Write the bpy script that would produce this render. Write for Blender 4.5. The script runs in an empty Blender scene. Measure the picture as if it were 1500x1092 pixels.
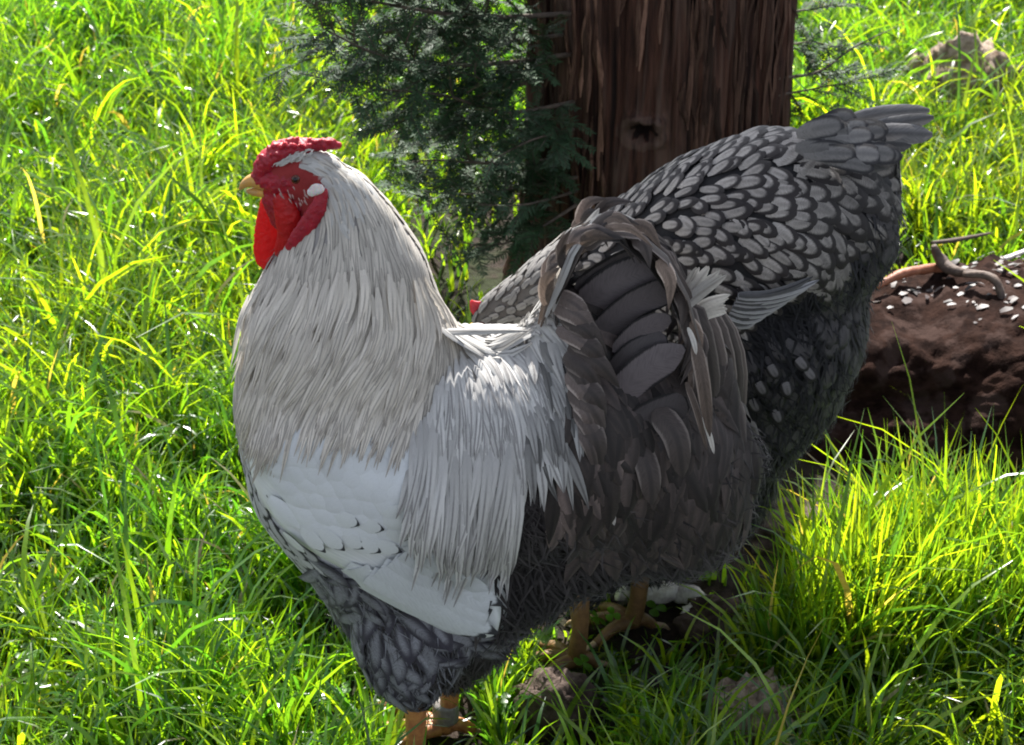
import bpy, bmesh, math, random
import numpy as np
from mathutils import Vector, Matrix, noise
from mathutils.bvhtree import BVHTree

random.seed(7)
rng = np.random.default_rng(7)
scene = bpy.context.scene
col = scene.collection

# ------------------------------------------------------------------ camera, world, sun
H, PITCH, F = 1.22, math.radians(30), 3000.0
cam_d = bpy.data.cameras.new('camera')
cam = bpy.data.objects.new('camera', cam_d)
col.objects.link(cam)
cam.location = (0, 0, H)
cam.rotation_euler = (math.radians(90) - PITCH, 0, 0)
cam_d.sensor_width = 36
cam_d.lens = 36 * F / 1500
cam_d.clip_start = 0.02
cam_d.clip_end = 600
cam_d.dof.use_dof = True
cam_d.dof.focus_distance = 1.62
cam_d.dof.aperture_fstop = 20
scene.camera = cam

SUN_EL = math.radians(46)
SUN_AZ = math.radians(1)          # measured from +Y (behind the birds) towards -X when negative
sdir = Vector((math.sin(SUN_AZ) * math.cos(SUN_EL), math.cos(SUN_AZ) * math.cos(SUN_EL), math.sin(SUN_EL)))
world = bpy.data.worlds.new('World')
scene.world = world
world.use_nodes = True
wn = world.node_tree
wn.nodes.clear()
sky = wn.nodes.new('ShaderNodeTexSky')
sky.sky_type = 'NISHITA'
sky.sun_disc = False
sky.sun_elevation = SUN_EL
sky.sun_rotation = SUN_AZ
bg = wn.nodes.new('ShaderNodeBackground')
bg.inputs['Strength'].default_value = 0.09
wo = wn.nodes.new('ShaderNodeOutputWorld')
hs = wn.nodes.new('ShaderNodeHueSaturation')          # the photograph's white balance is set for the shade
hs.inputs['Saturation'].default_value = 0.45
wn.links.new(sky.outputs[0], hs.inputs['Color'])
wn.links.new(hs.outputs[0], bg.inputs[0])
wn.links.new(bg.outputs[0], wo.inputs[0])

sun_d = bpy.data.lights.new('sun', 'SUN')
sun_d.energy = 5.0
sun_d.angle = math.radians(0.6)
sun_d.color = (1.0, 0.965, 0.90)
sun = bpy.data.objects.new('sun', sun_d)
col.objects.link(sun)
sun.rotation_euler = sdir.to_track_quat('Z', 'Y').to_euler()
sun.location = (0, 0, 5)

vs = scene.view_settings
vs.view_transform = 'Standard'
vs.look = 'None'
vs.exposure = 1.55
vs.gamma = 1
vs.use_curve_mapping = False
scene.cycles.filter_width = 1.9
scene.cycles.max_bounces = 8
scene.cycles.transparent_max_bounces = 4
scene.cycles.sample_clamp_indirect = 6

# ------------------------------------------------------------------ picture <-> place
CP, SP = math.cos(PITCH), math.sin(PITCH)
CAM = Vector((0, 0, H))
FWD = Vector((0, CP, -SP))
UPV = Vector((0, SP, CP))

def ray(px, py):
    return FWD + Vector(((px - 750) / F, 0, 0)) + UPV * ((546 - py) / F)

def W(px, py, Y):                   # point of the vertical plane y = Y seen at that pixel
    r = ray(px, py)
    return CAM + r * (Y / r.y)

def G(px, py, z=0.0):               # point of the ground seen at that pixel
    r = ray(px, py)
    return CAM + r * ((z - H) / r.z)

def PX(p):
    d = Vector(p) - CAM
    k = d.dot(FWD)
    return 750 + F * d.x / k, 546 - F * d.dot(UPV) / k

def PXn(P):
    d = P - np.array([0, 0, H])
    k = d[:, 1] * CP - d[:, 2] * SP
    return 750 + F * d[:, 0] / k, 546 - F * (d[:, 1] * SP + d[:, 2] * CP) / k

def scale_at(p):                    # metres per pixel there
    return (Vector(p) - CAM).dot(FWD) / F

def inside(poly, x, y):
    x = np.asarray(x, float); y = np.asarray(y, float)
    res = np.zeros(x.shape, bool)
    n = len(poly)
    for i in range(n):
        x1, y1 = poly[i]; x2, y2 = poly[(i + 1) % n]
        if y1 == y2: continue
        c = ((y1 > y) != (y2 > y)) & (x < (x2 - x1) * (y - y1) / (y2 - y1) + x1)
        res ^= c
    return res

def fbm(v, o=4, h=0.6):
    return noise.fractal(v, h, 2.0, o)

# ------------------------------------------------------------------ node helper
class NT:
    def __init__(s, name):
        s.mat = bpy.data.materials.new(name)
        s.mat.use_nodes = True
        s.t = s.mat.node_tree
        s.t.nodes.clear()
        s.out = s.t.nodes.new('ShaderNodeOutputMaterial')
    def n(s, typ, ins=None, **props):
        nd = s.t.nodes.new(typ)
        for k, v in props.items(): setattr(nd, k, v)
        for k, v in (ins or {}).items(): s.put(nd.inputs[k], v)
        return nd
    def put(s, sock, v):
        if isinstance(v, bpy.types.NodeSocket): s.t.links.new(v, sock)
        elif isinstance(v, (tuple, list)) and len(v) == 3 and sock.type == 'RGBA': sock.default_value = (*v, 1)
        else: sock.default_value = v
    def m(s, op, a, b=0.0, c=0.0, clamp=False):
        nd = s.n('ShaderNodeMath', operation=op, use_clamp=clamp)
        s.put(nd.inputs[0], a); s.put(nd.inputs[1], b); s.put(nd.inputs[2], c)
        return nd.outputs[0]
    def mix(s, f, a, b, mode='MIX'):
        nd = s.n('ShaderNodeMix', data_type='RGBA', blend_type=mode)
        s.put(nd.inputs['Factor'], f)
        s.put(nd.inputs[6], a); s.put(nd.inputs[7], b)
        return nd.outputs[2]
    def ss(s, v, lo, hi):
        nd = s.n('ShaderNodeMapRange', interpolation_type='SMOOTHSTEP')
        s.put(nd.inputs[0], v); nd.inputs[1].default_value = lo; nd.inputs[2].default_value = hi
        return nd.outputs[0]
    def noise(s, vec, sc, det=4, rough=0.55, out=0):
        nd = s.n('ShaderNodeTexNoise')
        if vec is not None: s.put(nd.inputs['Vector'], vec)
        nd.inputs['Scale'].default_value = sc
        nd.inputs['Detail'].default_value = det
        nd.inputs['Roughness'].default_value = rough
        return nd.outputs[out]
    def geo(s): return s.n('ShaderNodeTexCoord').outputs['Object']
    def pos(s): return s.n('ShaderNodeNewGeometry').outputs['Position']
    def scalev(s, vec, v):
        nd = s.n('ShaderNodeMapping'); s.put(nd.inputs['Vector'], vec); nd.inputs['Scale'].default_value = v
        return nd.outputs[0]
    def tint(s, name='tint'): return s.n('ShaderNodeAttribute', attribute_name=name).outputs['Color']
    def bump(s, h, strength=0.5, dist=0.002):
        nd = s.n('ShaderNodeBump'); nd.inputs['Strength'].default_value = strength
        nd.inputs['Distance'].default_value = dist; s.put(nd.inputs['Height'], h)
        return nd.outputs[0]
    def finish(s, color, rough=0.6, spec=0.5, normal=None, trans=None, tcol=None, sss=0.0, sssr=None, coat=0.0, sheen=0.0):
        b = s.n('ShaderNodeBsdfPrincipled')
        s.put(b.inputs['Base Color'], color)
        s.put(b.inputs['Roughness'], rough)
        s.put(b.inputs['Specular IOR Level'], spec)
        b.inputs['Coat Weight'].default_value = coat
        b.inputs['Sheen Weight'].default_value = sheen
        if sss:
            b.inputs['Subsurface Weight'].default_value = sss
            b.inputs['Subsurface Radius'].default_value = sssr or (1, .2, .1)
            b.inputs['Subsurface Scale'].default_value = 0.006
        if normal is not None: s.put(b.inputs['Normal'], normal)
        o = b.outputs[0]
        if trans:
            t = s.n('ShaderNodeBsdfTranslucent')
            s.put(t.inputs[0], tcol if tcol is not None else color)
            mx = s.n('ShaderNodeMixShader')
            mx.inputs[0].default_value = trans
            s.t.links.new(o, mx.inputs[1]); s.t.links.new(t.outputs[0], mx.inputs[2])
            o = mx.outputs[0]
        s.t.links.new(o, s.out.inputs[0])
        return s.mat

# ------------------------------------------------------------------ materials
def feather_mat(name, light, dark, lace=None, shaft=0.0, base_dark=0.0, tip_dark=None, trans=0.22, rough=0.6, streak=0.25, soft=0.06, center=0.6, edge_light=None, pepper=0.0, lvar=0.0, tiponly=None):
    t = NT(name)
    uv = t.n('ShaderNodeTexCoord').outputs['UV']
    sp = t.n('ShaderNodeSeparateXYZ', {0: uv})
    u = t.m('MULTIPLY_ADD', sp.outputs[0], 2.0, -1.0)
    v = sp.outputs[1]
    au = t.m('ABSOLUTE', u)
    # fine barbs: lines that leave the shaft towards the tip
    barb = t.n('ShaderNodeTexNoise', noise_dimensions='2D')
    cmb = t.n('ShaderNodeCombineXYZ', {0: t.m('MULTIPLY', au, 1.2), 1: t.m('MULTIPLY', t.m('SUBTRACT', v, t.m('MULTIPLY', au, 0.18)), 26.0)})
    obr = t.tint()
    spc = t.n('ShaderNodeSeparateColor', {0: obr})
    shifted = t.n('ShaderNodeVectorMath', operation='ADD')
    t.put(shifted.inputs[0], cmb.outputs[0])
    cm2 = t.n('ShaderNodeCombineXYZ', {0: t.m('MULTIPLY', spc.outputs[0], 91.0), 1: t.m('MULTIPLY', spc.outputs[0], 37.0)})
    t.put(shifted.inputs[1], cm2.outputs[0])
    t.put(barb.inputs['Vector'], shifted.outputs[0])
    barb.inputs['Scale'].default_value = 2.2
    barb.inputs['Detail'].default_value = 3
    wob = t.m('MULTIPLY', t.m('SUBTRACT', barb.outputs[0], 0.5), 0.35)
    c = t.mix(t.m('MULTIPLY', t.ss(barb.outputs[0], 0.35, 0.75), streak), light, tuple(x * 0.45 for x in light))
    if shaft:
        f = t.m('SUBTRACT', 1.0, t.ss(t.m('ADD', au, wob), 0.05, 0.32))
        f = t.m('MULTIPLY', f, t.ss(v, 0.15, 0.55))
        c = t.mix(t.m('MULTIPLY', f, shaft), c, dark)
    if lace is not None:
        vv = t.m('MAXIMUM', t.m('DIVIDE', t.m('SUBTRACT', v, center), 1 - center), 0.0)
        d = t.m('SQRT', t.m('ADD', t.m('MULTIPLY', u, u), t.m('MULTIPLY', vv, vv)))
        d = t.m('ADD', d, t.m('MULTIPLY', wob, 0.35))
        d = t.m('ADD', d, t.m('MULTIPLY', t.m('SUBTRACT', t.m('FRACT', t.m('MULTIPLY', spc.outputs[0], 77.0)), 0.5), lvar))
        lf = t.ss(d, lace - soft, lace + soft)
        if tiponly: lf = t.m('MULTIPLY', lf, t.ss(v, tiponly, tiponly + .12))
        c = t.mix(lf, c, dark)
    if tip_dark is not None:
        c = t.mix(t.ss(t.m('ADD', v, wob), tip_dark, tip_dark + 0.1), c, dark)
    if edge_light is not None:
        c = t.mix(t.m('MULTIPLY', t.ss(t.m('ADD', au, wob), 0.72, 0.9), 0.8), c, edge_light)
    if base_dark:
        c = t.mix(t.m('MULTIPLY', t.m('SUBTRACT', 1.0, t.ss(v, 0.1, 0.5)), base_dark), c, dark)
    if pepper:
        pn = t.noise(t.pos(), 260, 2)
        c = t.mix(t.m('MULTIPLY', t.ss(pn, 0.62, 0.7), pepper), c, dark)
    c = t.mix(1.0, c, obr, 'MULTIPLY')
    bmp = t.bump(barb.outputs[0], 0.35, 0.0006)
    return t.finish(c, rough, 0.35, bmp, trans=trans, sheen=0.15)

def body_mat(name):
    t = NT(name)
    p = t.geo()
    n1 = t.noise(p, 90, 5)
    c = t.mix(1.0, t.tint(), t.mix(n1, (0.6, 0.6, 0.6), (1.25, 1.25, 1.25)), 'MULTIPLY')
    return t.finish(c, 0.75, 0.2, t.bump(t.noise(p, 420, 3), 0.6, 0.001))

def flesh_mat(name, colr, sss=0.5, bump_scale=600, rough=0.45, trans=0.0):
    t = NT(name)
    p = t.geo()
    n1 = t.noise(p, 140, 4)
    c = t.mix(t.m('MULTIPLY', t.ss(n1, .35, .8), .6), colr, (colr[0] * .5, colr[1] * .4, colr[2] * .5))
    return t.finish(c, rough, 0.4, t.bump(t.noise(p, bump_scale, 3), 0.7, 0.0012), sss=sss, sssr=(1, .12, .06), trans=trans, tcol=(0.9, 0.03, 0.02))

def leaf_mat(name, rough=0.42, trans=0.45, spec=0.5, tmul=(2.6, 2.1, 0.6)):
    t = NT(name)
    ti = t.tint()
    n1 = t.noise(t.pos(), 160, 2)
    c = t.mix(1.0, ti, t.mix(n1, (0.7, 0.7, 0.7), (1.3, 1.3, 1.3)), 'MULTIPLY')
    tc = t.mix(1.0, c, tmul, 'MULTIPLY')
    return t.finish(c, rough, spec, trans=trans, tcol=tc)

M = {}
M['grass'] = leaf_mat('grass_blade', 0.26, 0.52, 0.9, (5.2, 4.3, .8))
M['needle'] = leaf_mat('conifer_needle', 0.6, 0.2, 0.22, (1.5, 1.5, .8))
M['clover'] = leaf_mat('broad_leaf', 0.38, 0.5, 0.5, (4.2, 3.6, 0.7))
M['hackle'] = feather_mat('hackle_feather', (0.67, 0.62, 0.55), (0.15, 0.125, 0.115), shaft=0.6, base_dark=0.2, streak=0.25)
M['hackle_plain'] = feather_mat('crown_feather', (0.60, 0.585, 0.56), (0.3, 0.27, 0.25), shaft=0.2, streak=0.25)
M['saddle'] = feather_mat('saddle_feather', (0.70, 0.685, 0.665), (0.10, 0.085, 0.09), shaft=0.62, base_dark=0.25, streak=0.25)
M['covert'] = feather_mat('wing_covert', (0.68, 0.70, 0.71), (0.07, 0.065, 0.07), streak=0.12, rough=0.5, trans=0.1, pepper=0.0)
M['wingbar'] = feather_mat('wing_bar_feather', (0.66, 0.68, 0.68), (0.03, 0.03, 0.035), lace=0.62, soft=0.06, streak=0.15, trans=0.1, center=.7, tiponly=.70)
M['flight'] = feather_mat('flight_feather', (0.64, 0.66, 0.68), (0.03, 0.03, 0.035), lace=0.72, soft=0.08, streak=0.2, trans=0.12, center=.80, tiponly=.84)
M['breast'] = feather_mat('breast_feather', (0.56, 0.56, 0.58), (0.03, 0.028, 0.034), lace=0.62, soft=0.14, streak=0.35)
M['thigh'] = feather_mat('thigh_feather', (0.27, 0.27, 0.30), (0.045, 0.04, 0.055), lace=0.55, soft=0.3, streak=0.8, lvar=.5)
M['tailcov'] = feather_mat('tail_covert', (0.085, 0.066, 0.060), (0.022, 0.018, 0.018), shaft=0.6, streak=0.6, edge_light=(0.24, 0.20, 0.18), trans=0.15)
M['sickle'] = feather_mat('sickle_feather', (0.17, 0.125, 0.10), (0.04, 0.03, 0.025), shaft=0.5, streak=0.8, edge_light=(0.42, 0.34, 0.29), trans=0.25)
M['pale_sunlit_sickle'] = feather_mat('pale_sunlit_tail_feather', (0.8, 0.75, 0.68), (0.2, 0.15, 0.12), shaft=0.4, streak=0.45, trans=0.3)  # pale feathers, colour raised further to stand in for sunlight on them
M['undertail'] = feather_mat('under_tail_feather', (0.17, 0.155, 0.16), (0.012, 0.010, 0.012), lace=0.84, soft=0.05, streak=0.4, trans=0.08, center=.85)
M['laced'] = feather_mat('laced_feather', (0.42, 0.39, 0.365), (0.024, 0.019, 0.019), lace=0.60, soft=0.12, shaft=0.35, streak=0.85, trans=0.12, center=.45, lvar=.22)
M['lacedsoft'] = feather_mat('dusky_laced_feather', (0.25, 0.235, 0.225), (0.03, 0.027, 0.03), lace=0.7, soft=0.14, shaft=0.3, streak=0.6, trans=0.12, center=.62)
M['hentail'] = feather_mat('hen_tail_feather', (0.20, 0.19, 0.19), (0.03, 0.028, 0.03), shaft=0.5, streak=0.7, edge_light=(0.42, 0.4, 0.39), trans=0.15)
M['henwing'] = feather_mat('hen_wing_feather', (0.36, 0.35, 0.36), (0.03, 0.03, 0.035), shaft=0.8, streak=0.6, trans=0.12, edge_light=(.5, .5, .5))
t = NT('down'); M['down'] = t.finish(t.tint(), 0.7, 0.2, trans=0.25, sheen=0.3)
M['body'] = body_mat('bird_body')
M['comb'] = flesh_mat('red_comb', (0.36, 0.013, 0.03))
M['wattle'] = flesh_mat('red_wattle', (0.55, 0.012, 0.014), sss=0.4, rough=0.42, trans=0.22)
M['lobe'] = flesh_mat('white_lobe', (0.78, 0.76, 0.74), bump_scale=900)

def simple_mat(name, c1, c2, sc=60, rough=0.6, bump=0.6, bd=0.002, spec=0.4, stretch=(1, 1, 1), c3=None, sc3=12):
    t = NT(name)
    p = t.scalev(t.geo(), stretch)
    n1 = t.noise(p, sc, 6, 0.65)
    c = t.mix(t.ss(n1, .35, .65), c1, c2)
    if c3 is not None:
        c = t.mix(t.ss(t.noise(p, sc3, 4), .5, .62), c, c3)
    return t.finish(c, rough, spec, t.bump(n1, bump, bd))
M['beak'] = simple_mat('beak_horn', (0.60, 0.31, 0.06), (0.45, 0.26, 0.09), 160, 0.35, .2)
M['eye'] = simple_mat('eye_iris', (0.10, 0.022, 0.01), (0.05, 0.014, 0.008), 400, 0.12, 0)
M['pupil'] = simple_mat('pupil_black', (0.004, 0.004, 0.004), (0.006, 0.006, 0.006), 100, 0.08, 0)
M['shank'] = simple_mat('shank_scales', (0.44, 0.20, 0.065), (0.30, 0.11, 0.045), 170, 0.45, .8, .001)
M['claw'] = simple_mat('claw_horn', (0.4, 0.3, 0.2), (0.3, 0.2, 0.12), 200, 0.4)
M['band'] = simple_mat('leg_band', (0.16, 0.14, 0.13), (0.22, 0.2, 0.19), 200, 0.5, .5)
M['soil'] = simple_mat('garden_soil', (0.012, 0.008, 0.006), (0.034, 0.023, 0.017), 45, 0.9, 1.0, .01, .2, c3=(0.02, 0.026, 0.008), sc3=9)
M['clod'] = simple_mat('earth_clod', (0.04, 0.026, 0.021), (0.11, 0.08, 0.066), 55, 0.85, 1.0, .006, .2)
M['paleclod'] = simple_mat('crumbly_pale_earth', (0.16, 0.11, 0.075), (0.38, 0.30, 0.24), 70, 0.85, 1.0, .006, .2)
M['log'] = simple_mat('rotten_wood', (0.009, 0.004, 0.003), (0.030, 0.015, 0.011), 38, 0.95, 1.0, .006, .06, c3=(0.04, 0.024, 0.020), sc3=30)
M['chip'] = simple_mat('bark_chip', (0.12, 0.09, 0.085), (0.30, 0.24, 0.24), 120, 0.65, .8, .002, .5)
M['stick'] = simple_mat('dead_stick', (0.055, 0.035, 0.028), (0.13, 0.09, 0.07), 120, 0.7, .8, .002, stretch=(.2, 1, 1))
M['redstick'] = simple_mat('reddish_stick', (0.22, 0.07, 0.035), (0.33, 0.13, 0.07), 120, 0.55, .6, .002)
M['palewood'] = simple_mat('pale_split_wood', (0.6, 0.54, 0.5), (0.85, 0.8, 0.76), 120, 0.6, .8, .002)  # whitened to put sunlight into the colour of the shaded wood chips
M['twig'] = simple_mat('conifer_twig', (0.06, 0.045, 0.035), (0.11, 0.08, 0.06), 120, 0.75, .8, .002)
# bark: long fibrous strips
t = NT('fibrous_bark')
p = t.geo()
n1 = t.noise(t.scalev(p, (1, 1, .09)), 95, 7, .7)
n2 = t.noise(t.scalev(p, (1, 1, .15)), 22, 4, .6)
cre = t.n('ShaderNodeAttribute', attribute_name='ridge').outputs['Fac']
c = t.mix(t.ss(n1, .32, .68), (0.014, 0.007, 0.006), (0.085, 0.037, 0.025))
c = t.mix(t.m('MULTIPLY', t.ss(n2, .5, .68), .7), c, (0.12, 0.075, 0.057))
c = t.mix(t.m('MULTIPLY', t.ss(cre, .5, .95), .55), c, (0.15, 0.10, 0.08))
c = t.mix(t.m('SUBTRACT', 1.0, t.ss(cre, .05, .4)), c, (0.016, 0.009, 0.008))
M['bark'] = t.finish(c, 0.85, 0.2, t.bump(n1, 1.0, .004))

# ------------------------------------------------------------------ object helpers
def link(o, parent=None, mat=None):
    col.objects.link(o)
    if parent is not None:
        o.parent = parent
        o.matrix_parent_inverse = parent.matrix_world.inverted() if False else Matrix.Translation(-parent.location)
    if mat is not None and o.data is not None:
        o.data.materials.clear(); o.data.materials.append(mat)
    return o

def empty(name, loc, label, cat, group=None):
    o = bpy.data.objects.new(name, None)
    o.location = loc
    o.empty_display_size = .05
    col.objects.link(o)
    o['label'] = label; o['category'] = cat
    if group: o['group'] = group
    return o

def tag(o, label=None, cat=None, group=None, kind=None):
    if label: o['label'] = label
    if cat: o['category'] = cat
    if group: o['group'] = group
    if kind: o['kind'] = kind
    return o

def mesh_np(name, V, Fq=None, Ft=None, smooth=True):
    me = bpy.data.meshes.new(name)
    nq = 0 if Fq is None else len(Fq); nt = 0 if Ft is None else len(Ft)
    me.vertices.add(len(V)); me.vertices.foreach_set('co', np.asarray(V, np.float32).ravel())
    loops = np.concatenate([x.ravel() for x in (Fq, Ft) if x is not None and len(x)]).astype(np.int32)
    me.loops.add(len(loops)); me.loops.foreach_set('vertex_index', loops)
    me.polygons.add(nq + nt)
    st = np.concatenate([np.arange(nq) * 4, nq * 4 + np.arange(nt) * 3]).astype(np.int32)
    me.polygons.foreach_set('loop_start', st)
    me.polygons.foreach_set('use_smooth', np.full(nq + nt, smooth))
    me.update(calc_edges=True)
    return me, loops

def add_tint(me, tint):             # (nverts,3)
    a = me.color_attributes.new('tint', 'FLOAT_COLOR', 'POINT')
    d = np.ones((len(tint), 4), np.float32); d[:, :3] = tint
    a.data.foreach_set('color', d.ravel())

def strips(name, C, S, N, HW, tint, mat, parent=None, cross=3, arch=0.25, kind=None, origin=None, maxw=None):
    """C,S,N: (n,K,3); HW (n,K). Ribbon shaped leaves/feathers with a raised midrib, joined."""
    n, K, _ = C.shape
    o = np.linspace(-1, 1, cross)
    V = C[:, :, None, :] + S[:, :, None, :] * (HW[:, :, None] * o)[..., None] + N[:, :, None, :] * (arch * HW[:, :, None] * (1 - o * o))[..., None]
    mw = HW.max(1) if maxw is None else maxw
    U = (HW[:, :, None] * o) / mw[:, None, None] * .5 + .5
    Vv = np.broadcast_to(np.linspace(0, 1, K)[None, :, None], U.shape)
    idx = np.arange(n * K * cross).reshape(n, K, cross)
    q = np.stack([idx[:, :-1, :-1], idx[:, :-1, 1:], idx[:, 1:, 1:], idx[:, 1:, :-1]], -1).reshape(-1, 4)
    P = V.reshape(-1, 3)
    if origin is not None: P = P - np.array(origin)
    me, loops = mesh_np(name, P, q)
    uv = me.uv_layers.new(name='UVMap')
    UV = np.stack([U.reshape(-1), Vv.reshape(-1)], -1).astype(np.float32)
    uv.data.foreach_set('uv', UV[loops].ravel())
    add_tint(me, np.repeat(tint, K * cross, axis=0))
    ob = bpy.data.objects.new(name, me)
    if origin is not None: ob.location = origin
    link(ob, parent, mat)
    if kind: ob['kind'] = kind
    return ob

def tube(name, pts, rad, mat, parent=None, seg=10, jitter=0.0, origin=True):
    pts = [Vector(p) for p in pts]
    # resample with catmull-rom
    P, R = [], []
    m = len(pts)
    for i in range(m - 1):
        p0 = pts[max(i - 1, 0)]; p1 = pts[i]; p2 = pts[i + 1]; p3 = pts[min(i + 2, m - 1)]
        for k in range(6):
            t_ = k / 6
            P.append(0.5 * ((2 * p1) + (p2 - p0) * t_ + (2 * p0 - 5 * p1 + 4 * p2 - p3) * t_ ** 2 + (3 * p1 - p0 - 3 * p2 + p3) * t_ ** 3))
            R.append(rad[i] * (1 - t_) + rad[i + 1] * t_)
    P.append(pts[-1]); R.append(rad[-1])
    V = []
    up = Vector((0.13, 0.21, 1)).normalized()
    for i, (p, r) in enumerate(zip(P, R)):
        tg = (P[min(i + 1, len(P) - 1)] - P[max(i - 1, 0)]).normalized()
        if abs(tg.dot(up)) > .98: up = Vector((1, 0.1, 0.1)).normalized()
        a = tg.cross(up).normalized(); b = tg.cross(a)
        for k in range(seg):
            th = 2 * math.pi * k / seg
            rr = r * (1 + jitter * noise.noise(p * 60 + Vector((math.cos(th), math.sin(th), 0)) * 1.2))
            V.append(p + (a * math.cos(th) + b * math.sin(th)) * rr)
    n = len(P)
    V.append(P[0]); V.append(P[-1])
    q = [(i * seg + k, i * seg + (k + 1) % seg, (i + 1) * seg + (k + 1) % seg, (i + 1) * seg + k) for i in range(n - 1) for k in range(seg)]
    tr = [(n * seg, (k + 1) % seg, k) for k in range(seg)] + [(n * seg + 1, (n - 1) * seg + k, (n - 1) * seg + (k + 1) % seg) for k in range(seg)]
    o = pts[0] if origin else Vector()
    me, _ = mesh_np(name, np.array([tuple(v - o) for v in V]), np.array(q), np.array(tr))
    ob = bpy.data.objects.new(name, me); ob.location = o
    return link(ob, parent, mat)

def blob_mesh(name, blobs, voxel, smooth_it=6):
    """blobs: (centre, (rx,ry,rz), rotation matrix or None). One continuous skin over them."""
    bm = bmesh.new()
    for c, r, rot in blobs:
        mt = Matrix.Translation(c) @ (rot.to_4x4() if rot is not None else Matrix()) @ Matrix.Diagonal((r[0], r[1], r[2], 1))
        bmesh.ops.create_icosphere(bm, subdivisions=3, radius=1, matrix=mt)
    me = bpy.data.meshes.new('tmp'); bm.to_mesh(me); bm.free()
    ob = bpy.data.objects.new('tmp', me); col.objects.link(ob)
    md = ob.modifiers.new('r', 'REMESH'); md.mode = 'VOXEL'; md.voxel_size = voxel
    sm = ob.modifiers.new('s', 'SMOOTH'); sm.factor = 0.6; sm.iterations = smooth_it
    dg = bpy.context.evaluated_depsgraph_get()
    out = bpy.data.meshes.new_from_object(ob.evaluated_get(dg))
    out.name = name
    bpy.data.objects.remove(ob)
    for p_ in out.polygons: p_.use_smooth = True
    return out

def rock(name, c, r, mat, parent=None, sub=4, amp=.25, freq=2.2, seed=0, flat=0.0):
    bm = bmesh.new()
    bmesh.ops.create_icosphere(bm, subdivisions=sub, radius=1)
    sv = Vector((seed * 3.7, seed * 1.3, seed * 5.1))
    for v in bm.verts:
        d = v.co.copy()
        k = 1 + amp * fbm(d * freq + sv, 5, .7) + amp * .4 * noise.noise(d * freq * 4 + sv)
        v.co = Vector((d.x * r[0] * k, d.y * r[1] * k, d.z * r[2] * k))
    me = bpy.data.meshes.new(name); bm.to_mesh(me); bm.free()
    for p_ in me.polygons: p_.use_smooth = True
    ob = bpy.data.objects.new(name, me); ob.location = c
    return link(ob, parent, mat)

# ------------------------------------------------------------------ ground
def ground_z(x, y):
    v = 0.018 * noise.noise(Vector((x * 1.7, y * 1.7, 3.3))) + 0.006 * noise.noise(Vector((x * 7, y * 7, 1.3)))
    # bank of soil along the log
    d = math.exp(-(((x - .46) / .34) ** 2 + ((y - 1.92) / .11) ** 2))
    v += 0.006 * d
    f = min(1, max(0, (y - 1.2) / .1)) * min(1, max(0, (y - 1.0)))
    return v if abs(x) < 4 and y < 8 else 0.0

xs = np.concatenate([np.linspace(-60, -2.2, 14)[:-1], np.linspace(-2.2, 2.2, 150), np.linspace(2.2, 60, 14)[1:]])
ys = np.concatenate([np.linspace(-40, .6, 10)[:-1], np.linspace(.6, 4.6, 150), np.linspace(4.6, 160, 16)[1:]])
GV = np.array([(x, y, ground_z(x, y)) for y in ys for x in xs])
nx = len(xs)
gi = np.arange(len(xs) * len(ys)).reshape(len(ys), nx)
me, _ = mesh_np('ground', GV, np.stack([gi[:-1, :-1], gi[:-1, 1:], gi[1:, 1:], gi[1:, :-1]], -1).reshape(-1, 4))
ground = link(bpy.data.objects.new('ground', me), None, M['soil'])
tag(ground, 'dark soil showing between the grass blades', kind='structure')

# ------------------------------------------------------------------ tree: trunk
TX, TY, TR = 0.179, 2.38, 0.150
tree = empty('conifer_tree', (TX, TY, 0), 'thick conifer trunk with stringy reddish bark and low drooping branches, behind the hen', 'tree')

def trunk_r(th, z):
    r = TR * (1 + .035 * math.cos(3 * th + 1.0) + .03 * math.cos(5 * th + 2.2))
    r += .10 * TR * math.exp(-z / .10) * (1.3 + math.cos(4 * th + .5)) 
    k = min(1, max(0, (z - .46) / .34)); k = k * k * (3 - 2 * k)  # unseen upper trunk narrowed so its cast shadow leaves the tuft sunlit
    return r * (1 - .36 * k)

kn = W(942, 192, TY - TR)           # the knot on the front of the trunk
kth = math.atan2(kn.y - TY, kn.x - TX); kz = kn.z
NTH = 460
zr = np.concatenate([np.linspace(-.05, .62, 300), np.linspace(.62, 2.6, 60)[1:]])
V = np.zeros((len(zr), NTH, 3)); RG = np.zeros((len(zr), NTH))
for j in range(NTH):
    th = 2 * math.pi * j / NTH
    ct, st = math.cos(th), math.sin(th)
    for i, z in enumerate(zr):
        warp = .16 * noise.noise(Vector((ct * 2, st * 2, z * 5)))
        a = noise.noise(Vector((ct * 7 + warp * 4, st * 7, z * 1.8)))
        b = noise.noise(Vector((ct * 19 + warp * 6, st * 19, z * 3.5 + 4)))
        c_ = noise.noise(Vector((ct * 48 + warp * 9, st * 48, z * 9 + 9)))
        rg = .5 * (1 - abs(a) * 2.4) + .32 * (1 - abs(b) * 2.4) + .2 * c_
        r = trunk_r(th, z) + .010 * rg + .004 * b + .0022 * c_
        if st < 0:
            du = (th - kth + math.pi) % (2 * math.pi) - math.pi
            du *= TR; dz = z - kz
            e = math.hypot(du / 1.0, dz * 1.35)
            if e < .06:
                wv = .004 * math.sin(5 * math.atan2(dz, du) + 1)
                r += (.006 + .006 * math.sin(math.atan2(dz, du) + .6)) * math.exp(-((e - .022 + wv) / .009) ** 2) - .026 * math.exp(-(e / .013) ** 2)
                if e < .013 + wv: rg = -.3
                elif e < .030: rg += .25
        V[i, j] = (r * ct, r * st, z)
        RG[i, j] = rg
gi = np.arange(len(zr) * NTH).reshape(len(zr), NTH)
gj = np.roll(gi, -1, axis=1)
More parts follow.
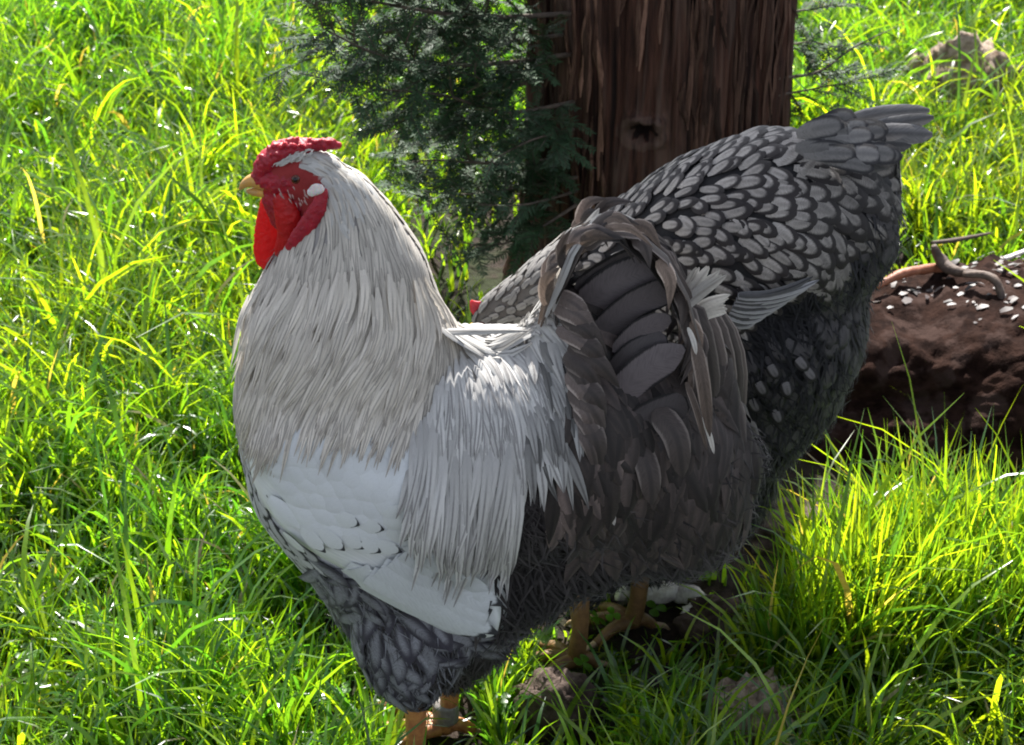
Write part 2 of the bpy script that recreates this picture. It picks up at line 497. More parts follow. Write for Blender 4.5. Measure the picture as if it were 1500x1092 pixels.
me, _ = mesh_np('trunk', V.reshape(-1, 3), np.stack([gi[:-1], gj[:-1], gj[1:], gi[1:]], -1).reshape(-1, 4))
at = me.attributes.new('ridge', 'FLOAT', 'POINT'); at.data.foreach_set('value', (RG.reshape(-1) * .8 + .2).astype(np.float32))
ob = bpy.data.objects.new('trunk', me); ob.location = (TX, TY, 0)
link(ob, tree, M['bark'])

t = NT('bark_strip')
bn = t.noise(t.scalev(t.geo(), (1, 1, .08)), 160, 5, .7)
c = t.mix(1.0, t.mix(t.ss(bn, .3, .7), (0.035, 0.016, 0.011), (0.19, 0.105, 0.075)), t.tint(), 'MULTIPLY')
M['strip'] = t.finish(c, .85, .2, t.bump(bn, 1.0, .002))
random.seed(77)
for k in range(230):
    th = random.uniform(-math.pi * .98, -.02); z0 = random.uniform(-.02, .56); L = random.uniform(.05, .2)
    du = ((th - kth + math.pi) % (2 * math.pi) - math.pi) * TR
    if abs(du) < .045 and z0 < kz + .05 and z0 + L > kz - .05: continue
    Cc, Sc, Nc = [], [], []
    a = th
    for i in range(7):
        z = z0 + L * i / 6
        a += random.gauss(0, .014)
        j = int((a % (2 * math.pi)) / (2 * math.pi) * NTH) % NTH
        ii = int(np.searchsorted(zr, z)); ii = min(ii, len(zr) - 1)
        rr_ = np.linalg.norm(V[ii, j, :2]) + .0015 + (.004 * abs(i / 3 - 1) ** 3) * random.random()
        n_ = Vector((math.cos(a), math.sin(a), 0))
        Cc.append((TX + n_.x * rr_, TY + n_.y * rr_, z)); Sc.append((-n_.y, n_.x, 0)); Nc.append(tuple(n_))
    w_ = random.uniform(.0015, .0048); v_ = random.choice((.4, .7, 1.0, 1.5)) * (1.25 if -2.4 < th < -1.3 else .6)  # sunlit streaks painted in: front-left strips brighter, the others darker
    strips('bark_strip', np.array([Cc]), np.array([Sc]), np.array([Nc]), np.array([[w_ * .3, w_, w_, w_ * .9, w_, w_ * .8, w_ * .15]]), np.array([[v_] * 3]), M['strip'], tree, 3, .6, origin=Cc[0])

# ------------------------------------------------------------------ tree: low branches with needles
need_C, need_S, need_N, need_W, need_T = [], [], [], [], []
def add_needle(p, d, s, L, w, tint):
    n_ = d.cross(s).normalized()
    p1 = p + d * (L * .55); p2 = p + d * L - Vector((0, 0, L * .08))
    need_C.append((p, p1, p2)); need_S.append((s, s, s)); need_N.append((n_, n_, n_))
    need_W.append((w * .7, w, w * .12)); need_T.append(tint)

def spray(p0, d, L, blue, tw_parent, level=0):
    """a little side shoot with two ranks of needles"""
    d = d.normalized()
    steps = max(5, int(L / .0032))
    s0 = d.cross(Vector((random.uniform(-.5, .5), random.uniform(-.5, .5), 1))).normalized()
    p = p0.copy()
    pts = [p.copy()]
    for i in range(steps):
        d = (d + Vector((0, 0, -.012)) + Vector([random.gauss(0, .02) for _ in range(3)])).normalized()
        p = p + d * (L / steps)
        s = (s0 - d * s0.dot(d)).normalized()
        for sg in (-1, 1):
            up_ = d.cross(s)
            dd = (d * random.uniform(.55, .9) + s * sg + up_ * random.uniform(-.35, .45)).normalized()
            sd = dd.cross(up_).normalized()
            b = blue * random.uniform(.5, 1)
            v = random.uniform(.65, 1.3)
            tint = (v * (.026 + .045 * b), v * (.060 + .06 * b), v * (.022 + .055 * b))
            add_needle(p, dd, sd, random.uniform(.008, .0135) * (1 - .45 * i / steps), .0010, tint)
        pts.append(p.copy())
    return pts

twig_pts = []
def branch(pts, rad, blue, nside, spread, Lr):
    pts = [Vector(p) for p in pts]
    tube('branch', pts, [rad * .55 * (1 - .8 * i / (len(pts) - 1)) for i in range(len(pts))], M['twig'], tree, 7, .2)
    segs = [(pts[i + 1] - pts[i]) for i in range(len(pts) - 1)]
    tot = sum(s.length for s in segs)
    nside = int(nside * 1.08)
    for k in range(nside):
        t_ = (k + random.random()) / nside * .92 + .08
        dist = t_ * tot
        for i, s in enumerate(segs):
            if dist <= s.length or i == len(segs) - 1: break
            dist -= s.length
        p = pts[i] + segs[i].normalized() * min(dist, segs[i].length)
        dr = segs[i].normalized()
        side = Vector([random.gauss(0, 1) for _ in range(3)]); side.z *= .55
        side = (side - dr * side.dot(dr)).normalized()
        d = (dr * random.uniform(.4, 1.1) + side * spread).normalized()
        L = random.uniform(*Lr) * (1.15 - .5 * t_)
        tp = spray(p, d, L, blue, None)
        twig_pts.append(tp)
        if L > .05:
            for q_ in range(int(L / .013)):
                pp = tp[random.randrange(1, len(tp))]
                side2 = d.cross(Vector((random.gauss(0, .4), random.gauss(0, .4), 1))).normalized() * random.choice((-1, 1))
                twig_pts.append(spray(pp, d * .8 + side2 * .8, random.uniform(.025, .05), blue, None))

BR = [
    ([W(835, 20, 2.26), W(700, 25, 2.2), W(560, 5, 2.12), W(430, -30, 2.08)], .006, .25, 34, .8, (.05, .11)),
    ([W(835, 80, 2.27), W(700, 95, 2.18), W(570, 85, 2.1), W(470, 40, 2.05)], .006, .3, 36, .8, (.05, .11)),
    ([W(840, 150, 2.25), W(740, 165, 2.16), W(650, 140, 2.12), W(540, 130, 2.08)], .005, .3, 30, .8, (.04, .09)),
    ([W(840, 190, 2.23), W(780, 205, 2.12), W(720, 235, 2.08)], .004, .95, 16, .9, (.03, .055)),
    ([W(845, 280, 2.24), W(770, 300, 2.12), W(700, 300, 2.09)], .004, .7, 18, .8, (.03, .055)),
    ([W(840, 230, 2.27), W(740, 240, 2.2), W(640, 235, 2.16), W(590, 240, 2.15)], .005, .15, 22, .8, (.04, .08)),
    ([W(830, -60, 2.3), W(700, -60, 2.2), W(560, -70, 2.1), W(430, -80, 2.05)], .007, .2, 34, .8, (.05, .12)),
    ([W(820, 100, 2.36), W(720, 140, 2.4), W(620, 160, 2.45), W(560, 180, 2.5)], .006, .1, 26, .8, (.05, .1)),
    ([W(820, 0, 2.4), W(720, 40, 2.45), W(620, 60, 2.5), W(520, 50, 2.55)], .006, .1, 26, .8, (.05, .12)),
    ([W(845, 300, 2.2), W(780, 340, 2.14), W(720, 360, 2.12), W(650, 350, 2.12)], .004, .1, 20, .8, (.04, .07)),
    ([W(845, 260, 2.24), W(760, 275, 2.2), W(680, 285, 2.2), W(610, 280, 2.22)], .004, .1, 24, .9, (.04, .08)),
    ([W(835, 180, 2.3), W(760, 210, 2.3), W(690, 215, 2.3), W(610, 200, 2.3)], .004, .1, 26, .9, (.05, .09)),
    ([W(835, 50, 2.28), W(720, 60, 2.24), W(600, 40, 2.2), W(480, 80, 2.16)], .005, .1, 30, .9, (.05, .10)),
    ([W(1140, 115, 2.3), W(1200, 105, 2.36), W(1250, 70, 2.4), W(1312, 40, 2.45)], .0045, .1, 7, .5, (.03, .06)),
    ([W(1140, 140, 2.3), W(1220, 125, 2.34), W(1290, 110, 2.4)], .003, .1, 12, .6, (.03, .06)),
    ([W(1140, 70, 2.36), W(1190, 62, 2.4), W(1240, 75, 2.45)], .003, .1, 9, .7, (.03, .06)),
    ([W(1145, 20, 2.36), W(1200, 12, 2.4), W(1260, 5, 2.45)], .003, .1, 8, .6, (.03, .05)),
]
for b in BR: branch(*b)
# a few boughs higher up the trunk
for k in range(5):
    a = -.2 + .85 * k
    z0 = 1.9 + .12 * k
    p0 = Vector((TX + .1 * math.cos(a), TY + .1 * math.sin(a), z0))
    dx, dy = math.cos(a) * .5, math.sin(a) * .5
    branch([p0, p0 + Vector((dx * .5, dy * .5, .05)), p0 + Vector((dx, dy, -.03))], .010, .1, 22, .8, (.08, .14))
C = np.array(need_C); S = np.array([[tuple(x) for x in r] for r in need_S]); Nn = np.array([[tuple(x) for x in r] for r in need_N])
C = np.array([[tuple(x) for x in r] for r in need_C])
ob = strips('foliage', C, S, Nn, np.array(need_W), np.array(need_T), M['needle'], tree, cross=2, arch=0, kind='stuff')
# twig stems, joined
tc = [p for p in twig_pts]
Cs = np.array([[tuple(p[0]), tuple(p[len(p) // 2]), tuple(p[-1])] for p in tc])
d = Cs[:, 2] - Cs[:, 0]; d /= np.linalg.norm(d, axis=1)[:, None] + 1e-9
s1 = np.cross(d, [0.3, .5, .8]); s1 /= np.linalg.norm(s1, axis=1)[:, None]
n1_ = np.cross(d, s1)
rep = lambda a: np.repeat(a[:, None], 3, 1)
strips('twigs', Cs, rep(s1), rep(n1_), np.tile([.0011, .0009, .0004], (len(tc), 1)), np.tile([1., 1., 1.], (len(tc), 1)), M['twig'], tree, cross=3, arch=1.0, kind='stuff')

# ------------------------------------------------------------------ log, sticks, clods
def build_log():
    root = empty('rotting_log', (.5, 2.22, 0), 'big dark rotting log with a crumbly top, right edge behind the hen', 'log')
    n, m_ = 240, 190
    HOL = W(1335, 570, 1.90)
    ax0 = Vector((.330, 2.01, .002)); ax1 = Vector((1.45, 2.12, .008))
    V = np.zeros((n, m_, 3))
    dirv = (ax1 - ax0); Lg = dirv.length; dn = dirv.normalized()
    side = dn.cross(Vector((0, 0, 1))).normalized(); up = side.cross(dn)
    for i in range(n):
        t_ = (i / (n - 1))
        s_ = t_ ** 1.5
        c = ax0 + dirv * s_
        endcap = min(1, (t_ * 7)) ** .45 if t_ > 0 else 0
        R = (.150 + .03 * s_) * endcap
        for j in range(m_):
            th = 2 * math.pi * j / m_
            q = c + (side * math.cos(th) + up * math.sin(th)) * .13
            k = 1 + .16 * fbm(q * 5, 4) + .05 * fbm(q * 19, 4, .8) + .035 * noise.noise(q * 60) + .02 * noise.noise(q * 150)
            k += -.05 * abs(noise.noise(Vector((th * 4, s_ * 3, 7))))
            sq = lambda a: math.copysign(abs(a) ** .6, a)
            V[i, j] = c + (side * sq(math.cos(th)) * 1.0 + up * sq(math.sin(th)) * .84) * (R * (k - .55 * math.exp(-((q - HOL).length / .085) ** 2))) - dn * .05 * (1 - endcap)
    o = np.array([.5, 2.22, 0])
    gi = np.arange(n * m_).reshape(n, m_); gj = np.roll(gi, -1, axis=1)
    me, _ = mesh_np('log_wood', (V - o).reshape(-1, 3), np.stack([gi[:-1], gi[1:], gj[1:], gj[:-1]], -1).reshape(-1, 4))
    ob = bpy.data.objects.new('log_wood', me); ob.location = o
    link(ob, root, M['log'])
    # loose bark flakes on its upper side
    bm = bmesh.new(); bm.from_mesh(me); bv = BVHTree.FromBMesh(bm); bm.free()
    C, S, N_, HWs, T = [], [], [], [], []
    for k in range(3600):
        x = random.uniform(.25, 1.3); y = 1.9 + random.uniform(-.08, .5)
        hit, nr, _, _ = bv.ray_cast(Vector((x, y, .6)) - Vector(o), Vector((0, 0, -1)))
        if hit is None or nr.z < .55: continue
        if hit.y + 2.22 < 2.05 + random.gauss(0, .03) - .25 * max(0, x - .42): continue
        if random.random() < .35 and noise.noise(Vector((x * 6, y * 6, 0))) < 0: continue
        p = hit + Vector(o) + nr * random.uniform(.0005, .004)
        d = Vector((random.gauss(1, .5), random.gauss(.2, .6), random.gauss(0, .25))).normalized()
        d = (d - nr * d.dot(nr) * .8).normalized(); s = nr.cross(d).normalized()
        L = random.uniform(.004, .015); w = L * random.uniform(.15, .4)
        C.append([p, p + d * L * .5 + nr * L * .1, p + d * L]); S.append([s] * 3); N_.append([nr] * 3); HWs.append([w * .6, w, w * .4])
        v = random.choice((.3, .5, .75, 1.0)); T.append((v, v * .95, v * .95))
    A = lambda q: np.array([[tuple(a) for a in r] for r in q])
    f = strips('bark_flakes', A(C), A(S), A(N_), np.array(HWs), np.array(T), M['flake'], root, cross=2, arch=0, kind='stuff')
    return root, bv, Vector(o)
t = NT('bark_flake')
c = t.mix(1.0, t.mix(t.noise(t.pos(), 200, 3), (0.035, 0.025, 0.023), (0.12, 0.094, 0.092)), t.tint(), 'MULTIPLY')
M['flake'] = t.finish(c, .55, .5)
log, log_bv, log_o = build_log()

def stick(name, pts, rad, mat, label, cat='stick', group=None, seg=8):
    o = tube(name, pts, rad, mat, None, seg, .35)
    return tag(o, label, cat, group)
stick('stick', [W(1283, 420, 2.08), W(1320, 402, 2.10), W(1360, 394, 2.12), W(1400, 392, 2.14)], [.004, .006, .006, .004], M['redstick'], 'reddish brown bare stick resting on the log beside the hen tail')
stick('broken_branch', [W(1368, 360, 2.12), W(1380, 385, 2.12), W(1402, 398, 2.10), W(1432, 400, 2.10)], [.003, .008, .006, .003], M['stick'], 'short dark broken branch stub standing up from the log', 'branch')
stick('stick', [W(1365, 356, 2.23), W(1400, 352, 2.25), W(1450, 342, 2.29)], [.0025, .003, .0015], M['stick'], 'thin dark twig lying in the grass just behind the log')
stick('stick', [W(1412, 402, 2.08), W(1455, 408, 2.06), W(1470, 450, 2.04), W(1478, 500, 2.02), W(1492, 540, 2.02)], [.004, .005, .0045, .004, .003], M['stick'], 'crooked dark stick bending down over the face of the log')
stick('stick', [W(1420, 392, 2.16), W(1470, 380, 2.20), W(1520, 360, 2.25)], [.0025, .003, .002], M['palewood'], 'thin pale stick lying along the top of the log at the right edge')
stick('stick', [G(-25, 1022, .02), G(20, 1000, .03), G(48, 985, .035)], [.0035, .003, .0015], M['stick'], 'grey dead twig in the grass at the bottom left corner')
stick('stick', [G(690, 192, .06), G(735, 235, .035), G(745, 262, .02)], [.001, .0022, .0016], M['palewood'], 'bleached curved twig under the conifer branches left of the trunk')
stick('stick', [G(905, 1092, .01), G(960, 1070, .02), G(1000, 1062, .015)], [.002, .0025, .001], M['redstick'], 'thin reddish twig in the grass at the bottom below the hen')

def grock(name, px, py, r, mat, label, cat, seed, z=0, **kw):
    g = G(px, py)
    o = rock(name, (g.x, g.y, ground_z(g.x, g.y) + r[2] * .35 + z), r, M[mat], None, seed=seed, **kw)
    return tag(o, label, cat)
grock('dirt_clod', 812, 1062, (.036, .032, .042), 'clod', 'round dark clod of earth lying in the grass between the rooster and hen legs', 'dirt clod', 1)
grock('dirt_clod', 1100, 1082, (.044, .032, .040), 'paleclod', 'crumbly pale lump of earth in the grass at the bottom, right of the hen', 'dirt clod', 2, amp=.4, freq=3.5)
grock('dirt_clod', 1165, 780, (.06, .04, .025), 'clod', 'flat brown clod of earth behind the tuft, below the hen belly', 'dirt clod', 3)
grock('tree_stump', 1412, 160, (.072, .055, .085), 'paleclod', 'weathered lump of wood sunk in bright grass at the top right', 'stump', 4, amp=.3)
grock('dirt_clod', 1350, 130, (.045, .04, .045), 'paleclod', 'low pale lump of earth left of the weathered stump at the top right', 'dirt clod', 6, amp=.4)
grock('dirt_clod', 1050, 925, (.035, .03, .022), 'clod', 'dark clod of earth right of the pale wood chips behind the hen foot', 'dirt clod', 7, amp=.4)
for i, (px, py, a, L, lab) in enumerate([
        (972, 868, 20, .028, 'bright pale wood chip nearest the hen leg'),
        (1008, 872, -50, .026, 'upright pale wood chip in the middle of the three behind the hen leg'),
        (1035, 893, 10, .024, 'greyish wood chip furthest right behind the hen leg'),
        (915, 870, 80, .018, 'small pale wood chip between the two hen legs')]):
    g = G(px, py, .015)
    o = rock('wood_chip', g, (L, .008, .011), M['palewood'], None, sub=3, amp=.35, freq=1.8, seed=20 + i)
    o.rotation_euler = (random.uniform(-.4, .4), math.radians(a) * .5, math.radians(a))
    tag(o, lab, 'wood chip', 'pale wood chips behind the hen legs')

# ------------------------------------------------------------------ grass
def grass_field(name, n, region, hmin, hmax, wmin, wmax, dens, palette, seed, lean=(.15, .9), arch_p=.12, twk=1.0):
    r = np.random.default_rng(seed)
    x0, x1, y0, y1 = region
    P = np.stack([r.uniform(x0, x1, n), r.uniform(y0, y1, n)], 1)
    # keep near the view trapezoid plus a margin
    lim = .30 * (P[:, 1] * 1.02 + .45) + .12
    keep = np.abs(P[:, 0]) < lim
    P = P[keep]
    # clumping: many blades share a tuft centre
    nt = 2600
    tc_ = np.stack([r.uniform(x0, x1, nt), r.uniform(y0, y1, nt)], 1)
    w = r.random(len(P)) < .55
    # cheap nearest tuft by grid jitter
    cell = .045
    ck = np.floor(P / cell)
    hx = np.sin(ck[:, 0] * 127.1 + ck[:, 1] * 311.7) * 43758.5453; hy = np.sin(ck[:, 0] * 269.5 + ck[:, 1] * 183.3) * 43758.5453
    tcx = (ck[:, 0] + (hx % 1)) * cell; tcy = (ck[:, 1] + (hy % 1)) * cell
    vec = P - np.stack([tcx, tcy], 1)
    P = np.where(w[:, None], P - vec * .62, P)
    gx, gy = PXn(np.column_stack([P, np.zeros(len(P))]))
    k = dens(gx, gy, P, r)
    m = r.random(len(P)) < k
    P = P[m]; vec = vec[m]; k = k[m]
    n = len(P)
    nz = np.array([noise.noise(Vector((a * 5.5, b * 5.5, 1.7))) for a, b in P])
    nz2 = np.array([noise.noise(Vector((a * 1.8, b * 1.8, 8.7))) for a, b in P])
    gz = np.array([ground_z(a, b) for a, b in P])
    h = r.uniform(hmin, hmax, n) * (1 + .55 * nz) * (.75 + .5 * k) * r.choice([.45, .8, 1, 1.25], n, p=[.2, .3, .35, .15])
    outw = np.arctan2(vec[:, 1], vec[:, 0])
    az = np.where(r.random(n) < .5, outw + r.normal(0, .7, n), r.uniform(0, 2 * math.pi, n))
    le = r.uniform(lean[0], lean[1], n) ** 1.3
    arch = r.random(n) < arch_p
    le = np.where(arch, r.uniform(1.1, 1.8, n), le)
    h = np.where(arch, h * r.uniform(1.1, 1.8, n), h)
    K = 6
    C = np.zeros((n, K, 3)); S = np.zeros((n, K, 3)); N_ = np.zeros((n, K, 3))
    pos = np.column_stack([P, gz - .004])
    ang0 = r.uniform(.0, .35, n)
    twist = r.normal(0, twk, n)
    dirh = np.stack([np.cos(az), np.sin(az), np.zeros(n)], 1)
    ph = az + math.pi / 2
    for i in range(K):
        t_ = i / (K - 1)
        C[:, i] = pos
        ang = ang0 + le * t_ ** 1.3
        tg = dirh * np.sin(ang)[:, None] + np.array([0, 0, 1]) * np.cos(ang)[:, None]
        s = np.stack([np.cos(ph), np.sin(ph), np.zeros(n)], 1)
        nn = np.cross(tg, s)
        tw = twist * t_
        s2 = s * np.cos(tw)[:, None] + nn * np.sin(tw)[:, None]
        S[:, i] = s2; N_[:, i] = np.cross(tg, s2)
        pos = pos + tg * (h / (K - 1))[:, None]
    wd = r.uniform(wmin, wmax, n) * .45
    prof = np.array([.75, 1, 1, .85, .55, .05])
    HW = wd[:, None] * prof
    base = np.array(palette)
    ch = r.integers(0, len(base), n)
    T = base[ch] * r.uniform(.7, 1.3, n)[:, None]
    T[:, 0] *= 1 + .3 * nz2
    T *= (1 + .25 * nz)[:, None]
    dead = r.random(n) < .022
    T[dead] = np.array([.20, .18, .11]) * r.uniform(.5, 1.2, dead.sum())[:, None]
    return C, S, N_, HW, T

SHADE_SOIL = [(600, 330), (700, 250), (830, 300), (1190, 250), (1230, 420), (1240, 640), (1180, 700), (1090, 820), (1040, 905), (930, 880), (760, 640), (640, 470)]
LOGP = [(1290, 445), (1560, 410), (1560, 800), (1400, 775), (1290, 790), (1220, 850), (1130, 930), (1040, 900), (1040, 760), (1080, 640), (1240, 600)]
UNDER = [(560, 60), (800, 90), (830, 380), (700, 470), (640, 400), (560, 260)]
HENFEET = [(760, 870), (960, 850), (1100, 850), (1090, 1000), (980, 1060), (840, 1060), (740, 960)]
def dens_main(gx, gy, P, r):
    k = np.ones(len(P))
    k[inside(SHADE_SOIL, gx, gy)] = .16
    k[inside(UNDER, gx, gy)] = .4
    k[inside(LOGP, gx, gy)] = 0
    k[inside(HENFEET, gx, gy)] = .30
    d = np.hypot(P[:, 0] - TX, P[:, 1] - TY)
    k[d < .23] = 0
    k[(d < .36) & (d >= .23)] *= .3
    for c, rad in (((812, 1070), 62), ((815, 1105), 55), ((1100, 1085), 62), ((1100, 1120), 55), ((1410, 175), 50), ((1350, 150), 40), ((1405, 195), 45), ((845, 1005), 34), ((925, 945), 30),  ((970, 905), 40), ((1000, 930), 45), ((1420, 150), 42), ((1350, 130), 34), ((1045, 885), 55)):
        g = G(*c); rr = rad / 3000 * 2
        k[np.hypot(P[:, 0] - g.x, P[:, 1] - g.y) < rr] *= .10
    k[inside([(570, 1010), (700, 990), (760, 1250), (560, 1260)], gx, gy)] *= .12
    gap = np.array([noise.noise(Vector((a * 9, b * 9, 5.1))) for a, b in P])
    k *= np.clip(1.1 + gap * 1.3, .25, 1)
    return k
PAL = [(.060, .128, .013), (.080, .148, .014), (.044, .106, .016), (.098, .160, .015), (.028, .083, .018)]
Cg, Sg, Ng, Hg, Tg = grass_field('g', 320000, (-1.5, 1.5, 1.12, 4.3), .030, .072, .0020, .0050, dens_main, PAL, 11, (.2, 1.35), .28)
# taller, broader, arching blades
def dens_tall(gx, gy, P, r):
    k = dens_main(gx, gy, P, r)
    k[inside([(740, 860), (1100, 840), (1080, 1092), (700, 1092)], gx, gy)] *= .5
    return k
C2, S2, N2, H2, T2 = grass_field('g', 20000, (-1.5, 1.5, 1.12, 4.3), .055, .105, .0038, .0072, dens_tall, PAL, 12, (.3, 1.3), .45)
# the tall bright tuft at the lower right
def dens_tuft(gx, gy, P, r):
    k = np.zeros(len(P))
    k[inside([(1130, 960), (1190, 890), (1250, 840), (1330, 815), (1420, 820), (1540, 850), (1540, 1010), (1300, 1030), (1100, 1010)], gx, gy)] = 1
    return k
C3, S3, N3, H3, T3 = grass_field('g', 26000, (.15, .8, 1.45, 2.0), .06, .115, .0028, .0052, dens_tuft, PAL, 13, (.15, .8), .1)
C4, S4, N4, H4, T4 = grass_field('g', 110000, (-1.5, 1.5, 1.12, 4.3), .032, .072, .0030, .0072, dens_main, PAL, 14, (1.15, 1.95), .3, .25)
T4 *= .8
gr = strips('grass', np.concatenate([Cg, C2, C3, C4]), np.concatenate([Sg, S2, S3, S4]), np.concatenate([Ng, N2, N3, N4]), np.concatenate([Hg, H2, H3, H4]), np.concatenate([Tg, T2, T3, T4]), M['grass'], None, cross=2, arch=0)
tag(gr, 'bright green lawn grass all around the two birds', 'grass', kind='stuff')

# clover and small broad leaves among the grass
def clover():
    r = np.random.default_rng(5)
    C, S, N_, HWs, T = [], [], [], [], []
    cnt = 0
    for k in range(1500):
        px, py = r.uniform(-60, 1560), r.uniform(-40, 1100)
        if not (px < 420 or (px > 1200 and py < 340) or py > 900): continue
        if py > 350 and r.random() < .6: continue
        if inside(SHADE_SOIL, [px], [py])[0] or inside(LOGP, [px], [py])[0]: continue
        g = G(px, py); z = ground_z(g.x, g.y) + r.uniform(.018, .045)
        c = Vector((g.x, g.y, z)); a0 = r.uniform(0, 6.28); rad = r.uniform(.005, .010)
        tilt = Vector((r.normal(0, .35), r.normal(0, .35), 1)).normalized()
        v = r.uniform(.7, 1.3)
        for j in range(3):
            a = a0 + j * 2.094
            d = Vector((math.cos(a), math.sin(a), 0)); d = (d - tilt * d.dot(tilt)).normalized(); s = tilt.cross(d)
            C.append([c, c + d * rad * .35, c + d * rad * .75, c + d * rad * 1.15, c + d * rad * 1.3]); S.append([s] * 5); N_.append([tilt] * 5)
            HWs.append([rad * .1, rad * .42, rad * .62, rad * .5, rad * .12]); T.append((.055 * v, .14 * v, .014 * v))
    A = lambda q: np.array([[tuple(a) for a in r_] for r_ in q])
    o = strips('clover_patch', A(C), A(S), A(N_), np.array(HWs), np.array(T), M['clover'], None, cross=3, arch=-.2)
    tag(o, 'small round clover leaves scattered low in the grass', 'clover', kind='stuff')
clover()

